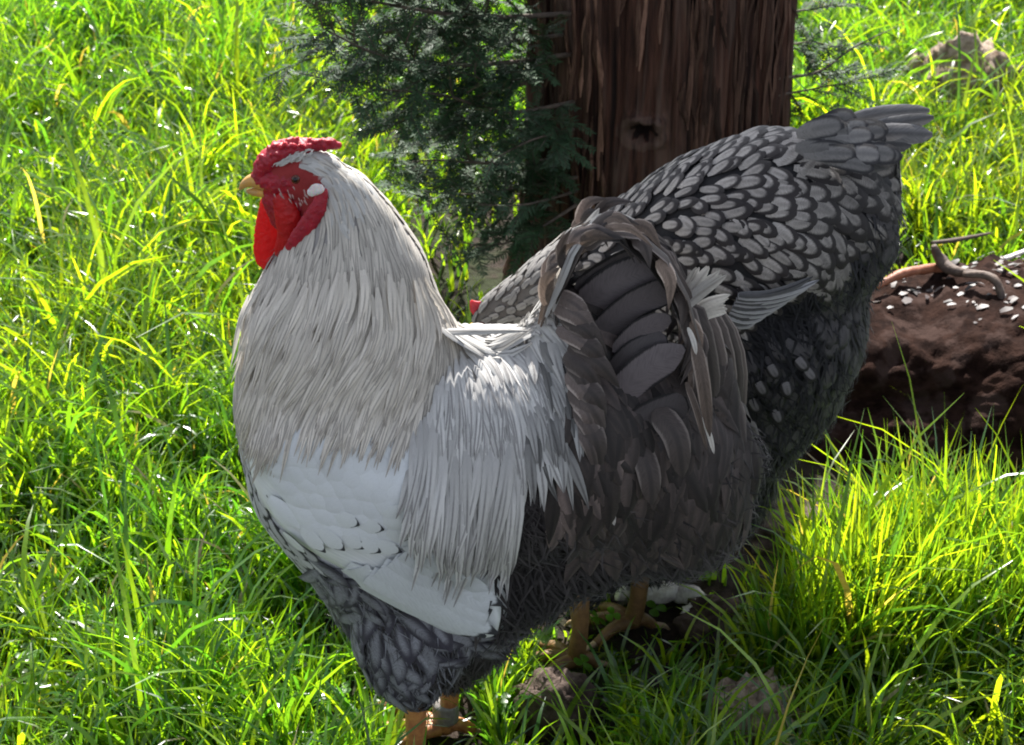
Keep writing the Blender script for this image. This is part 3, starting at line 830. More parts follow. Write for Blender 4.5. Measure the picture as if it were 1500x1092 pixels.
# ------------------------------------------------------------------ birds: shared machinery
class Bird:
    def __init__(s, root, Y0, chains, voxel=.0035, smooth=7, extra=()):
        s.root, s.Y0 = root, Y0
        blobs = []
        for ch in chains:
            for i in range(len(ch)):
                nst = 1 if i == len(ch) - 1 else 4
                for k in range(nst):
                    t_ = k / nst
                    a = ch[i]; b = ch[min(i + 1, len(ch) - 1)]
                    px, py, r, sy, dy = [a[q] * (1 - t_) + b[q] * t_ for q in range(5)]
                    blobs.append(s.blob(px, py, r, sy, dy))
        s.mesh = blob_mesh('body', blobs, voxel, smooth)
        s.V = np.zeros((len(s.mesh.vertices), 3)); s.mesh.vertices.foreach_get('co', s.V.ravel())
        v = np.zeros(len(s.mesh.vertices) * 3); s.mesh.vertices.foreach_get('co', v); s.V = v.reshape(-1, 3)
        bm = bmesh.new(); bm.from_mesh(s.mesh); bmesh.ops.triangulate(bm, faces=bm.faces[:])
        s.bvh = BVHTree.FromBMesh(bm)
        s.tri = np.array([[vv.index for vv in f.verts] for f in bm.faces]); bm.free()
        a, b, c = s.V[s.tri[:, 0]], s.V[s.tri[:, 1]], s.V[s.tri[:, 2]]
        ar = np.linalg.norm(np.cross(b - a, c - a), axis=1); s.cdf = np.cumsum(ar) / ar.sum(); s.area = ar.sum() / 2
    def blob(s, px, py, r, sy=1.0, dy=0.0):
        c = W(px, py, s.Y0 + dy)
        th = math.atan2(H - c.z, c.y)
        rr = r * scale_at(c)
        rz = rr * math.sqrt(max(.15, 1 - (sy * math.sin(th)) ** 2)) / math.cos(th)
        return (c, (rr, rr * sy, rz), None)
    def near(s, P):
        Q = np.array(P, float).copy(); Q[:, 1] = s.Y0 - np.abs(Q[:, 1] - s.Y0)
        return PXn(Q)
    def sample(s, n):
        f = np.searchsorted(s.cdf, rng.random(n)); f = np.minimum(f, len(s.tri) - 1)
        u, v = rng.random(n), rng.random(n); k = u + v > 1; u[k] = 1 - u[k]; v[k] = 1 - v[k]
        a, b, c = s.V[s.tri[f, 0]], s.V[s.tri[f, 1]], s.V[s.tri[f, 2]]
        return a + (b - a) * u[:, None] + (c - a) * v[:, None]
    def field(s, guides, px, py):
        g = s.garr[id(guides)] if hasattr(s, 'garr') and id(guides) in s.garr else None
        if g is None:
            if not hasattr(s, 'garr'): s.garr = {}
            g = np.array(guides, float); s.garr[id(guides)] = g; s._keep = getattr(s, '_keep', []) + [guides]
        d2 = (g[:, 0] - px) ** 2 + (g[:, 1] - py) ** 2 + 30
        w = 1 / d2 ** 1.5
        w /= w.sum()
        a = np.radians(g[:, 2])
        return math.atan2((w * np.sin(a)).sum(), (w * np.cos(a)).sum()), (w * g[:, 3]).sum(), (w * g[:, 4]).sum()
    def walk(s, p, guides, K, jit_a=.08, lenk=1.0, widk=1.0, lift=.12, lift0=.001, spacing_off=None, curl=0.0, tri=None):
        """follow the skin from the root of a feather to its tip"""
        p = Vector(p)
        far = p.y > s.Y0
        q = Vector((p.x, s.Y0 - abs(p.y - s.Y0), p.z))
        px, py = PX(q)
        ang, L, w = s.field(guides, px, py)
        dang = random.gauss(0, jit_a)
        sc = scale_at(q)
        L *= sc * lenk; w *= sc * widk * .5
        step = L / (K - 1)
        C, S, N_ = [], [], []
        hit, nr, _, _ = s.bvh.find_nearest(p)
        cur = hit; tgp = None
        for i in range(K):
            t_ = i / (K - 1)
            q = Vector((cur.x, s.Y0 - abs(cur.y - s.Y0), cur.z))
            ppx, ppy = PX(q)
            an = s.field(guides, ppx, ppy)[0] + dang + curl * t_
            d = Vector((math.cos(an), 0, 0)) - UPV * math.sin(an)
            if far: d.y = -d.y
            d = d - nr * d.dot(nr)
            if d.length < 1e-4: d = Vector((0, 0, -1)) - nr * (-nr.z)
            d.normalize()
            if tgp is not None:
                d = (d * .5 + tgp * .5); d = (d - nr * d.dot(nr)).normalized()
            tgp = d
            sd = nr.cross(d).normalized()
            C.append(cur + nr * (lift0 + lift * L * t_ ** 1.4)); S.append(sd); N_.append(nr.copy())
            nx_ = cur + d * step
            h2, n2, _, _ = s.bvh.find_nearest(nx_)
            if (h2 - nx_).length > .02: h2 = nx_
            else: nr = (nr * .35 + n2 * .65).normalized()
            cur = h2
        return C, S, N_, w, L
    def coat(s, name, poly, exclude, guides, spacing, K, mat, part_n=0, part_name='feather', n_try=60000, prof=None, cross=3, arch=.3, tint=None, **kw):
        P = s.sample(n_try)
        x, y = s.near(P)
        m = inside(poly, x, y) if poly is not None else np.ones(len(P), bool)
        for e in exclude: m &= ~inside(e, x, y)
        if name == 'tail_covert_plumage': m &= ~(inside([(560, 400), (815, 400), (815, 800), (560, 800)], x, y))
        P = P[m]
        # thin out to an even spacing (metres)
        cellmap = {}; out = []
        cs = spacing
        for p in P:
            c = (int(p[0] // cs), int(p[1] // cs), int(p[2] // cs)); ok = True
            for dx in (-1, 0, 1):
                for dy in (-1, 0, 1):
                    for dz in (-1, 0, 1):
                        for o in cellmap.get((c[0] + dx, c[1] + dy, c[2] + dz), ()):
                            if (o[0] - p[0]) ** 2 + (o[1] - p[1]) ** 2 + (o[2] - p[2]) ** 2 < cs * cs: ok = False; break
                        if not ok: break
                    if not ok: break
                if not ok: break
            if ok: cellmap.setdefault(c, []).append(p); out.append(p)
        C, S, N_, HWs, T, vis = [], [], [], [], [], []
        prof = np.array(prof)
        for p in out:
            k2 = dict(kw)
            c, s_, n_, w, L = s.walk(p, guides, K, lenk=kw.get('lenk', 1) * random.uniform(.8, 1.2), widk=kw.get('widk', 1) * random.uniform(.8, 1.15),
                                     **{a: b for a, b in kw.items() if a not in ('lenk', 'widk')})
            C.append([tuple(v) for v in c]); S.append([tuple(v) for v in s_]); N_.append([tuple(v) for v in n_]); HWs.append(prof * w)
            tt = tint(p) if tint else (1, 1, 1)
            v = random.uniform(.82, 1.12)
            T.append([a * v for a in tt])
            vis.append((-n_[0].y * CP + n_[0].z * SP) * w * L if p[1] < s.Y0 + .03 else 0)
        C, S, N_, HWs, T = map(np.array, (C, S, N_, HWs, T))
        order = np.argsort(-np.array(vis))
        parts = order[:part_n]; rest = order[part_n:]
        for i in parts:
            strips(part_name, C[i:i + 1], S[i:i + 1], N_[i:i + 1], HWs[i:i + 1], T[i:i + 1], mat, s.root, cross, arch, origin=tuple(C[i, 0]))
        if len(rest):
            strips(name, C[rest], S[rest], N_[rest], HWs[rest], T[rest], mat, s.root, cross, arch, kind='stuff')
        return len(out)

def curve_feather(name, pts, Y0, width, mat, root, face=None, prof=(.35, .8, 1, 1, 1, .95, .8, .5, .08), arch=.25, tint=(1, 1, 1), cross=5, parent=None):
    """pts: (px,py,dy). face: None = blade faces outwards/upwards in the plane of the curve; else a normal vector."""
    ctrl = [W(a, b, Y0 + dy) for a, b, dy in pts]
    K = len(prof)
    m = len(ctrl); P = []
    for i in range(K):
        u = i / (K - 1) * (m - 1); j = min(int(u), m - 2); t_ = u - j
        p0 = ctrl[max(j - 1, 0)]; p1 = ctrl[j]; p2 = ctrl[j + 1]; p3 = ctrl[min(j + 2, m - 1)]
        P.append(0.5 * ((2 * p1) + (p2 - p0) * t_ + (2 * p0 - 5 * p1 + 4 * p2 - p3) * t_ ** 2 + (3 * p1 - p0 - 3 * p2 + p3) * t_ ** 3))
    C, S, N_ = [], [], []
    for i in range(K):
        tg = (P[min(i + 1, K - 1)] - P[max(i - 1, 0)]).normalized()
        if face is None:
            sd = Vector((0, 1, 0)) - tg * tg.y
            sd.normalize(); n_ = sd.cross(tg)
        else:
            f = Vector(face); n_ = (f - tg * f.dot(tg)).normalized(); sd = n_.cross(tg)
        C.append(tuple(P[i])); S.append(tuple(sd)); N_.append(tuple(n_))
    sc = scale_at(ctrl[0])
    w = width * sc * .5
    return strips(name, np.array([C]), np.array([S]), np.array([N_]), np.array([np.array(prof) * w]), np.array([tint]), mat, root, cross, arch, origin=C[0])

def paint(bird, fn, mat):
    x, y = bird.near(bird.V)
    add_tint(bird.mesh, fn(x, y, bird.V))
    bird.mesh.materials.clear()
    ob = bpy.data.objects.new('body', bird.mesh)
    return link(ob, bird.root, mat)

def leg(root, top, foot, r, toes, mat, band=None):
    """shank with a foot: three toes forward, one back"""
    L = tube('leg', [top, top.lerp(foot, .5) + Vector((.003, 0, 0)), foot + Vector((0, 0, .012))], [r * 1.25, r * .95, r * 1.1], mat, root, 12, .1)
    for k, (dx, dy, ln) in enumerate(toes):
        e = foot + Vector((dx, dy, 0)).normalized() * ln
        mid = foot.lerp(e, .5)
        tt = tube('toe', [foot + Vector((0, 0, .014)), mid + Vector((0, 0, .016)), e + Vector((0, 0, .007))], [r * .95, r * .75, r * .55], mat, L if False else root, 10, .15)
        c_ = tube('claw', [e + Vector((0, 0, .008)), e + Vector((dx, dy, 0)).normalized() * .010 + Vector((0, 0, .006)), e + Vector((dx, dy, 0)).normalized() * .017 - Vector((0, 0, .001))], [r * .42, r * .3, r * .06], M['claw'], root, 8)
    if band:
        c = top.lerp(foot, band)
        tube('leg_band', [c + Vector((0, 0, .009)), c, c - Vector((0, 0, .009))], [r * 1.35, r * 1.38, r * 1.35], M['band'], root, 16)
    return L

# ------------------------------------------------------------------ ROOSTER
YR = 1.402
rooster = empty('rooster', (W(630, 1000, YR).x, YR, 0), 'large pale rooster with red comb and wattles, silvery neck and dark fluffy rear, in front', 'rooster')
R = Bird(rooster, YR, [
    # neck and body
    [(418, 262, 30, .75, 0), (440, 262, 36, .75, 0), (468, 272, 42, .75, 0), (497, 300, 55, .8, 0), (510, 350, 80, .8, 0), (512, 420, 118, .85, 0), (505, 500, 150, .9, 0), (506, 590, 162, .9, 0),
     (528, 680, 166, .9, 0), (570, 750, 150, .9, 0), (612, 830, 124, .9, 0)],
    [(505, 500, 150, .9, 0), (580, 560, 120, .9, 0)],
    [(540, 640, 165, .9, 0), (650, 655, 172, .9, 0), (750, 660, 172, .88, 0), (840, 650, 165, .8, 0), (910, 640, 140, .75, 0), (960, 685, 136, .75, 0), (985, 732, 112, .75, 0)],
    [(600, 840, 120, .85, 0), (700, 830, 115, .9, 0), (800, 775, 110, .85, 0), (900, 745, 102, .8, 0), (985, 732, 102, .75, 0)],
    [(840, 600, 130, .7, 0), (850, 520, 85, .55, 0), (846, 460, 46, .4, 0)],
    [(930, 650, 120, .6, 0), (1000, 600, 76, .5, 0), (1020, 540, 52, .4, 0)],
    [(1000, 600, 76, .5, 0), (1025, 680, 90, .5, 0)],
    # feathered thighs
    [(615, 850, 100, .7, -.02), (606, 920, 86, .6, -.04), (605, 970, 60, .6, -.045), (608, 1005, 30, .8, -.045)],
    [(680, 850, 100, .6, .03), (680, 910, 80, .6, .04), (672, 955, 50, .6, .045), (662, 990, 28, .8, .045)],
    # crown under the comb
    [(400, 262, 24, .7, 0), (418, 250, 24, .8, 0), (440, 240, 24, .8, 0), (475, 250, 26, .8, 0)],
], voxel=.0034, smooth=9)

FACE = [(372, 240), (430, 232), (455, 250), (474, 262), (482, 285), (470, 320), (440, 345), (400, 360), (370, 300)]
HACK = [(452, 226), (500, 216), (560, 270), (640, 380), (712, 470), (680, 505), (645, 540), (620, 600), (570, 620), (500, 625), (440, 620), (390, 615), (310, 610), (300, 500), (330, 440), (390, 390), (425, 350), (468, 318), (482, 285), (470, 258), (445, 245)]
SADD = [(655, 450), (720, 430), (790, 420), (815, 460), (800, 510), (790, 570), (775, 620), (765, 660), (755, 740), (700, 755), (640, 745), (600, 700), (595, 640), (620, 600), (645, 540), (680, 505)]
BREAST = [(300, 600), (368, 620), (378, 700), (400, 760), (450, 812), (520, 850), (520, 900), (470, 900), (380, 850), (300, 720)]
THIGH = [(450, 812), (540, 850), (640, 900), (720, 935), (700, 965), (650, 960), (640, 1010), (560, 1010), (500, 940), (440, 860)]
TAILC = [(800, 420), (860, 400), (960, 440), (1100, 500), (1100, 700), (1040, 760), (940, 790), (860, 790), (812, 740), (808, 660), (822, 570), (826, 470)]
WINGP = [(365, 650), (420, 615), (620, 600), (700, 700), (745, 830), (740, 930), (690, 940), (600, 905), (520, 850), (450, 812), (400, 765), (375, 710)]

def rooster_col(x, y, V):
    c = np.tile([.028, .023, .024], (len(x), 1))
    c[inside(THIGH, x, y)] = (.13, .125, .14)
    c[inside(BREAST, x, y)] = (.2, .2, .22)
    c[inside(TAILC, x, y)] = (.07, .058, .055)
    c[inside(WINGP, x, y)] = (.5, .51, .52)
    c[inside(SADD, x, y)] = (.38, .36, .36)
    c[inside(HACK, x, y)] = (.33, .31, .3)
    head = y < 300
    c[head & (x < 520)] = (.55, .53, .5)
    c[inside(FACE, x, y)] = (.30, .035, .035)
    return c
paint(R, rooster_col, M['body'])

g_hack = [(470, 240, 25, 26, 12), (500, 245, 40, 30, 12), (480, 275, 70, 36, 11), (540, 290, 55, 50, 12), (500, 320, 85, 60, 11), (450, 345, 115, 50, 10), (590, 370, 60, 75, 12), (540, 380, 82, 80, 12),
          (470, 400, 102, 85, 11), (410, 420, 118, 75, 11), (640, 430, 62, 90, 12), (590, 440, 85, 100, 12), (500, 470, 108, 110, 12), (420, 490, 112, 110, 12), (360, 500, 102, 90, 12), (680, 470, 65, 90, 13),
          (620, 510, 104, 105, 13), (540, 540, 122, 100, 13), (450, 560, 122, 95, 13), (370, 570, 106, 80, 13), (600, 580, 110, 90, 13), (520, 610, 108, 75, 13), (400, 610, 104, 60, 13)]
g_sadd = [(700, 455, 15, 60, 15), (760, 450, 20, 60, 16), (820, 450, 30, 60, 18), (690, 500, 55, 80, 14), (760, 500, 50, 80, 15), (820, 520, 62, 90, 18), (660, 540, 88, 100, 13), (720, 560, 80, 115, 14),
          (780, 580, 72, 110, 15), (640, 620, 95, 110, 13), (700, 640, 90, 140, 14), (760, 650, 85, 130, 15), (620, 690, 92, 115, 13), (680, 720, 96, 130, 14), (740, 720, 100, 130, 15), (830, 600, 70, 100, 17)]
g_breast = [(340, 640, 95, 44, 30), (350, 720, 80, 46, 32), (400, 800, 55, 46, 32), (460, 860, 50, 46, 32), (500, 890, 60, 46, 32)]
g_thigh = [(480, 860, 55, 60, 36), (540, 900, 75, 66, 40), (600, 920, 60, 66, 40), (660, 930, 25, 66, 36), (540, 960, 60, 60, 34), (600, 980, 70, 50, 30), (690, 945, 5, 56, 30), (620, 1000, 85, 40, 20)]
g_tailc = [(1040, 560, 75, 90, 36), (1060, 650, 85, 90, 36), (1000, 700, 85, 90, 38), (920, 740, 78, 90, 36), (830, 730, 75, 90, 32), (810, 440, 30, 70, 34), (850, 480, 45, 90, 38), (900, 470, 40, 90, 40), (850, 560, 65, 110, 42), (920, 560, 60, 110, 44), (960, 600, 70, 100, 42), (820, 640, 80, 110, 38), (890, 660, 75, 110, 42), (800, 670, 85, 110, 30)]
g_fluff = [(740, 880, 70, 34, 4), (800, 820, 60, 36, 4), (900, 760, 50, 36, 4), (1000, 700, 40, 36, 4), (1080, 700, 30, 34, 4), (1060, 800, 70, 34, 4), (960, 830, 75, 34, 4), (700, 950, 80, 34, 4), (560, 980, 85, 34, 4), (660, 980, 90, 30, 4), (480, 880, 60, 30, 4), (900, 600, 45, 40, 5), (1000, 620, 40, 40, 5)]
NARROW = (.35, .8, 1, 1, .8, .4, .06)
ROUND = (.45, .72, .9, 1, 1, .86, .5, .1)
R.coat('hackle_plumage', HACK, [FACE], g_hack, .0046, 7, M['hackle'], 90, 'hackle_feather', 90000, NARROW, 3, .35, widk=.88, lift=.035, jit_a=.07)
R.coat('saddle_plumage', SADD, [], g_sadd, .0058, 7, M['saddle'], 260, 'saddle_feather', 60000, NARROW, 3, .6, lift=.06, lift0=.004, jit_a=.09)
R.coat('breast_plumage', BREAST, [HACK], g_breast, .0105, 8, M['breast'], 60, 'breast_feather', 30000, ROUND, 3, .2, lift=.05, jit_a=.12)
R.coat('thigh_plumage', THIGH, [], g_thigh, .010, 8, M['thigh'], 70, 'thigh_feather', 30000, ROUND, 3, .28, lift=.16, jit_a=.55, curl=.6, lenk=1.25, widk=.72)
R.coat('tail_covert_plumage', TAILC, [SADD], g_tailc, .0085, 8, M['tailcov'], 140, 'tail_covert', 40000, (.5, .8, .95, 1, .9, .7, .42, .08), 3, .5, lift=.14, jit_a=.32, tint=lambda p: (lambda v: (v, v * .97, v * .97))(random.choice((.35, .5, .7, .9, 1.3, 2.4 if PX(p)[0] < 880 else 1.0))))
def fl_t(p):
    v = random.choice((.028, .036, .044, .056)) * (1.15 + .8 * noise.noise(Vector(tuple(p)) * 16) + .5 * noise.noise(Vector(tuple(p)) * 50)); return (v * 1.1, v * .95, v * .96)
R.coat('down_plumage', None, [HACK, SADD, BREAST, TAILC, FACE, WINGP, [(340, 150), (560, 150), (560, 330), (340, 330)]], g_fluff, .0029, 4, M['down'], 0, 'down', 110000, (1, .8, .5, .1), 2, 0, lift=.24, jit_a=.6, widk=.7, tint=fl_t)
g_rag = [(740, 900, 75, 62, 6), (800, 840, 65, 62, 6), (900, 800, 65, 66, 6), (1000, 780, 62, 66, 6), (1080, 760, 50, 60, 6), (1100, 700, 35, 56, 6), (680, 960, 88, 50, 6), (590, 1000, 95, 46, 6), (520, 930, 70, 46, 6)]
R.coat('ragged_down', [(700, 800), (860, 740), (1000, 740), (1090, 560), (1180, 640), (1160, 860), (900, 960), (700, 1010)], [], g_rag, .0075, 5, M['down'], 0, 'x', 60000, (.6, 1, .8, .45, .05), 3, .3, lift=.30, jit_a=.5, tint=fl_t)
R.coat('thigh_down', THIGH, [], [(480, 860, 60, 44, 4), (560, 940, 70, 44, 4), (640, 960, 80, 40, 4), (600, 1010, 88, 36, 4)], .0048, 4, M['down'], 0, 'x', 50000, (1, .8, .5, .08), 2, 0, lift=.3, jit_a=.5, tint=lambda p: (lambda v: (v, v, v * 1.1))(random.choice((.07, .12, .18, .24))))
# short feathers of the crown and cheek
g_crown = [(440, 228, -5, 22, 8), (470, 225, 15, 24, 9), (500, 240, 45, 28, 9), (470, 250, 40, 24, 9), (480, 300, 80, 30, 9)]
R.coat('crown_plumage', [(425, 215), (510, 205), (540, 270), (500, 330), (482, 285), (470, 262), (440, 246), (420, 238)], [], g_crown, .003, 5, M['hackle_plain'], 0, 'x', 60000, (.7, 1, 1, .7, .1), 3, .3, lift=.06, jit_a=.15)

# wing: a folded shell over the flank with its feathers
def shell_point(px, py, off):
    r = ray(px, py).normalized()
    hit, nr, _, _ = R.bvh.ray_cast(CAM, r)
    if hit is None:
        hit, nr, _, _ = R.bvh.find_nearest(W(px, py, YR - .09))
    return hit + (nr * .6 + Vector((0, -.4, 0))) * off
def build_wing(far):
    # rows: from the upper to the lower edge of the folded wing, left (shoulder) to right (tip)
    top = [(362, 640), (420, 600), (500, 590), (580, 610), (650, 680), (700, 760), (728, 840), (736, 895)]
    bot = [(366, 668), (388, 735), (440, 800), (520, 848), (590, 888), (650, 915), (700, 930), (730, 915)]
    nu, nv = 56, 30
    V = []
    def curve(c, u):
        u *= len(c) - 1; j = min(int(u), len(c) - 2); t_ = u - j
        p0 = c[max(j - 1, 0)]; p1 = c[j]; p2 = c[j + 1]; p3 = c[min(j + 2, len(c) - 1)]
        return tuple(0.5 * ((2 * p1[q]) + (p2[q] - p0[q]) * t_ + (2 * p0[q] - 5 * p1[q] + 4 * p2[q] - p3[q]) * t_ ** 2 + (3 * p1[q] - p0[q] - 3 * p2[q] + p3[q]) * t_ ** 3) for q in (0, 1))
    for i in range(nu):
        u = i / (nu - 1)
        a = curve(top, u); b = curve(bot, u)
        for j in range(nv):
            v = j / (nv - 1)
            off = -.003 + .015 * min(1, v / .35) ** .8 * min(1, (1.02 - v) / .10) ** .5 * min(1, (u * 6 + .1)) ** .5
            if v > .985: off = -.004
            if i in (0, nu - 1): off = -.003
            p = shell_point(a[0] * (1 - v) + b[0] * v, a[1] * (1 - v) + b[1] * v, off)
            V.append(p)
    V = np.array([tuple(p) for p in V]).reshape(nu, nv, 3)
    for _ in range(6):               # relax
        V[1:-1, 1:-1] = V[1:-1, 1:-1] * .4 + .15 * (V[:-2, 1:-1] + V[2:, 1:-1] + V[1:-1, :-2] + V[1:-1, 2:])
    V = V.reshape(-1, 3)
    if far: V[:, 1] = 2 * YR - V[:, 1]
    gi = np.arange(nu * nv).reshape(nu, nv)
    q = np.stack([gi[:-1, :-1], gi[:-1, 1:], gi[1:, 1:], gi[1:, :-1]], -1).reshape(-1, 4)
    if not far: q = q[:, ::-1]
    o = V.mean(0)
    me, loops = mesh_np('wing', V - o, q)
    uv = me.uv_layers.new(name='UVMap')
    uu = np.repeat(np.linspace(0, 1, nu), nv); vv = np.tile(np.linspace(0, 1, nv), nu)
    uv.data.foreach_set('uv', np.stack([uu, vv], -1).astype(np.float32)[loops].ravel())
    ob = bpy.data.objects.new('wing', me); ob.location = o
    link(ob, rooster, M['wing'])
    bm = bmesh.new(); bm.from_mesh(me); bv = BVHTree.FromBMesh(bm); bm.free()
    return ob, bv, Vector(o)
t = NT('folded_wing')
uv = t.n('ShaderNodeTexCoord').outputs['UV']
nf = t.noise(t.scalev(uv, (5, 34, 1)), 3, 5, .6)
nl = t.noise(t.geo(), 24, 3)
c = t.mix(t.ss(nf, .3, .75), (0.58, 0.60, 0.61), (0.70, 0.715, 0.71))
c = t.mix(t.m('MULTIPLY', t.ss(nl, .5, .7), .35), c, (0.60, 0.57, 0.52))
sp_ = t.noise(t.geo(), 130, 1)
c = t.mix(t.m('MULTIPLY', t.ss(sp_, .745, .77), .85), c, (0.05, 0.05, 0.05))
M['wing'] = t.finish(c, .55, .3, t.bump(nf, .25, .0008))
wing, wbv, wo_ = build_wing(False)
wing2, _, _ = build_wing(True)

def wing_feather(name, px, py, ang, L, w, mat, off=.0012, lift=.05, K=8, prof=ROUND, tint=(1, 1, 1), parent=None, arch=.15):
    """a feather lying on the folded wing, from its root pixel along the given image angle"""
    a = math.radians(ang)
    C, S, N_ = [], [], []
    pts = []
    for i in range(K):
        t_ = i / (K - 1)
        x = px + math.cos(a) * L * t_; y = py + math.sin(a) * L * t_
        r = ray(x, y).normalized()
        hit, nr, _, _ = wbv.ray_cast(CAM - wo_, r)
        if hit is None:
            hit, nr, _, _ = wbv.find_nearest(W(x, y, YR - .1) - wo_)
        hit = hit + wo_
        if nr.dot(r) > 0: nr = -nr
        pts.append((hit, nr))
    nm = sum((n for _, n in pts), Vector()).normalized()
    for i, (hit, nr) in enumerate(pts):
        t_ = i / (K - 1)
        n_ = (nr * .4 + nm * .6).normalized()
        tg = (pts[min(i + 1, K - 1)][0] - pts[max(i - 1, 0)][0]).normalized()
        sd = n_.cross(tg).normalized()
        C.append(tuple(hit + n_ * (off + lift * L * .0005 * t_))); S.append(tuple(sd)); N_.append(tuple(n_))
    wd = w * .5 * scale_at(pts[0][0])
    return strips(name, np.array([C]), np.array([S]), np.array([N_]), np.array([np.array(prof) * wd]), np.array([tint]), mat, wing, 3 if w < 30 else 5, arch, origin=C[0])
# flight feathers of the folded wing, lowest first
for i, (px, py, an, L, w) in enumerate([(500, 850, 22, 205, 44), (520, 845, 23, 208, 44), (540, 838, 24, 203, 46), (556, 826, 25, 196, 46), (575, 812, 27, 180, 44), (590, 800, 30, 158, 40), (600, 785, 34, 140, 40)]):
    v = 1 - .02 * i
    wing_feather('flight_feather', px, py, an, L, w, M['flight'], off=.001 + .0011 * i, lift=.03, prof=(.8, .95, 1, 1, 1, .95, .75, .15), tint=(v, v, v))
# coverts whose black tips make the wing bar
bars = [(420, 775, 40, 46), (445, 770, 42, 48), (470, 772, 36, 46), (494, 776, 28, 46), (515, 785, 22, 46), (540, 790, 12, 50), (556, 778, 2, 48), (560, 762, -4, 48), (562, 748, -8, 46), (520, 762, 10, 44), (490, 750, 20, 40)]
for i, (px, py, an, L) in enumerate(bars):
    wing_feather('wing_bar_feather', px, py, an, L, 26, M['wingbar'], off=.004 + .0004 * (i % 3), lift=.08)
# smooth small coverts over the shoulder
def wing_scales():
    k = 0
    for row in range(7):
        for c_ in range(9):
            px = 385 + c_ * 26 + (row % 2) * 13; py = 625 + row * 21 + c_ * 2 + random.uniform(-4, 4)
            if not inside([(375, 640), (420, 610), (590, 610), (605, 800), (470, 790), (400, 740)], [px], [py])[0]: continue
            v = random.uniform(.96, 1.04)
            wing_feather('wing_covert', px, py, 38 + random.uniform(-6, 6), 62, 40, M['covert'], off=.0032, lift=.03, tint=(v, v, v * 1.01))
wing_scales()

# long saddle hangers over the flank
def hang(px, py, ang, L, w, bend=0, mat='saddle', off=.012, tv=None):
    a = math.radians(ang)
    K = 8; C, S, N_ = [], [], []
    x, y = px, py
    pts = []
    for i in range(K):
        r = ray(x, y).normalized()
        hit, nr, _, _ = R.bvh.ray_cast(CAM, r)
        h2, n2, _, _ = wbv.ray_cast(CAM - wo_, r)
        if hit is None: hit, nr, _, _ = R.bvh.find_nearest(W(x, y, YR - .1))
        if h2 is not None and (h2 + wo_ - CAM).length < (hit - CAM).length: hit = h2 + wo_
        pts.append((hit, nr))
        x += math.cos(a) * L / (K - 1); y += math.sin(a) * L / (K - 1)
        a += math.radians(bend) / (K - 1)
    nm = Vector((0, -.85, .5)).normalized()
    for i, (hit, nr) in enumerate(pts):
        t_ = i / (K - 1)
        n_ = (nr * .5 + nm * .5).normalized()
        tg = (pts[min(i + 1, K - 1)][0] - pts[max(i - 1, 0)][0]).normalized()
        sd = n_.cross(tg).normalized()
        C.append(tuple(hit + n_ * (.004 + (off - .004) * t_ ** .7))); S.append(tuple(sd)); N_.append(tuple(n_))
    wd = w * .5 * scale_at(pts[0][0])
    v = tv or random.uniform(.8, 1.08)
    strips('saddle_hanger', np.array([C]), np.array([S]), np.array([N_]), np.array([np.array((.6, .9, 1, 1, .9, .7, .4, .06)) * wd]), np.array([(v, v, v)]), M[mat], rooster, 3, .5, origin=C[0])
random.seed(21)
for k in range(95):
    u = random.random()
    px = 600 + 165 * u; py = random.uniform(600, 735) + 25 * u
    end = 830 + 30 * math.sin(u * 3.0) - (40 if u < .15 else 0) + random.uniform(-40, 25)
    L = min(170, max(70, end - py))
    hang(px, py, 90 + random.uniform(-8, 8), L, random.uniform(10, 17), bend=random.uniform(5, 28), off=random.uniform(.008, .018))

def over(px, py, L, w, mat='hackle', o0=.006, o1=.013, jit=6):
    K = 7; C, S, N_ = [], [], []; pts = []
    x, y = px, py; da = random.gauss(0, jit)
    for i in range(K):
        r = ray(x, y).normalized()
        hit, nr, _, _ = R.bvh.ray_cast(CAM, r)
        if hit is None: return
        h2, n2, _, _ = wbv.ray_cast(CAM - wo_, r)
        if h2 is not None and (h2 + wo_ - CAM).length < (hit - CAM).length: hit = h2 + wo_
        pts.append((hit, nr))
        a = R.field(g_hack, x, y)[0] + math.radians(da)
        x += math.cos(a) * L / (K - 1); y += math.sin(a) * L / (K - 1)
    nm = Vector((0, -.85, .5)).normalized()
    for i, (hit, nr) in enumerate(pts):
        t_ = i / (K - 1); n_ = (nr * .6 + nm * .4).normalized()
        tg = (pts[min(i + 1, K - 1)][0] - pts[max(i - 1, 0)][0]).normalized()
        C.append(tuple(hit + n_ * (o0 + (o1 - o0) * t_))); S.append(tuple(n_.cross(tg).normalized())); N_.append(tuple(n_))
    v = random.uniform(1.0, 1.3)
    return np.array(C), np.array(S), np.array(N_), np.array(NARROW) * w * .5 * scale_at(pts[0][0]), (v, v, v)
random.seed(33)
acc = []
for k in range(480):
    px = random.uniform(350, 625); u = (px - 350) / 275
    q = over(px, 590 + 10 * math.sin(u * 9) - 8 * u - 190 * random.random() ** 1.8, random.uniform(70, 125), random.uniform(8, 13), o0=.001 + .004 * random.random(), o1=random.uniform(.004, .010), jit=4)
    if q: acc.append(q)
for q in acc[:200]: strips('hackle_feather', q[0][None], q[1][None], q[2][None], q[3][None], np.array([q[4]]), M['hackle'], rooster, 3, .5, origin=tuple(q[0][0]))
q = [np.array([a[i] for a in acc[200:]]) for i in range(5)]
strips('lower_hackle', *q[:4], q[4], M['hackle'], rooster, 3, .5, kind='stuff')

for k in range(46):
    px = random.uniform(765, 850); py = random.uniform(490, 650)
    hang(px, py, random.uniform(58, 84), random.uniform(60, 105), random.uniform(10, 18), bend=random.uniform(0, 15), off=random.uniform(.008, .014), tv=random.choice((.25, .4, .6, .85)))
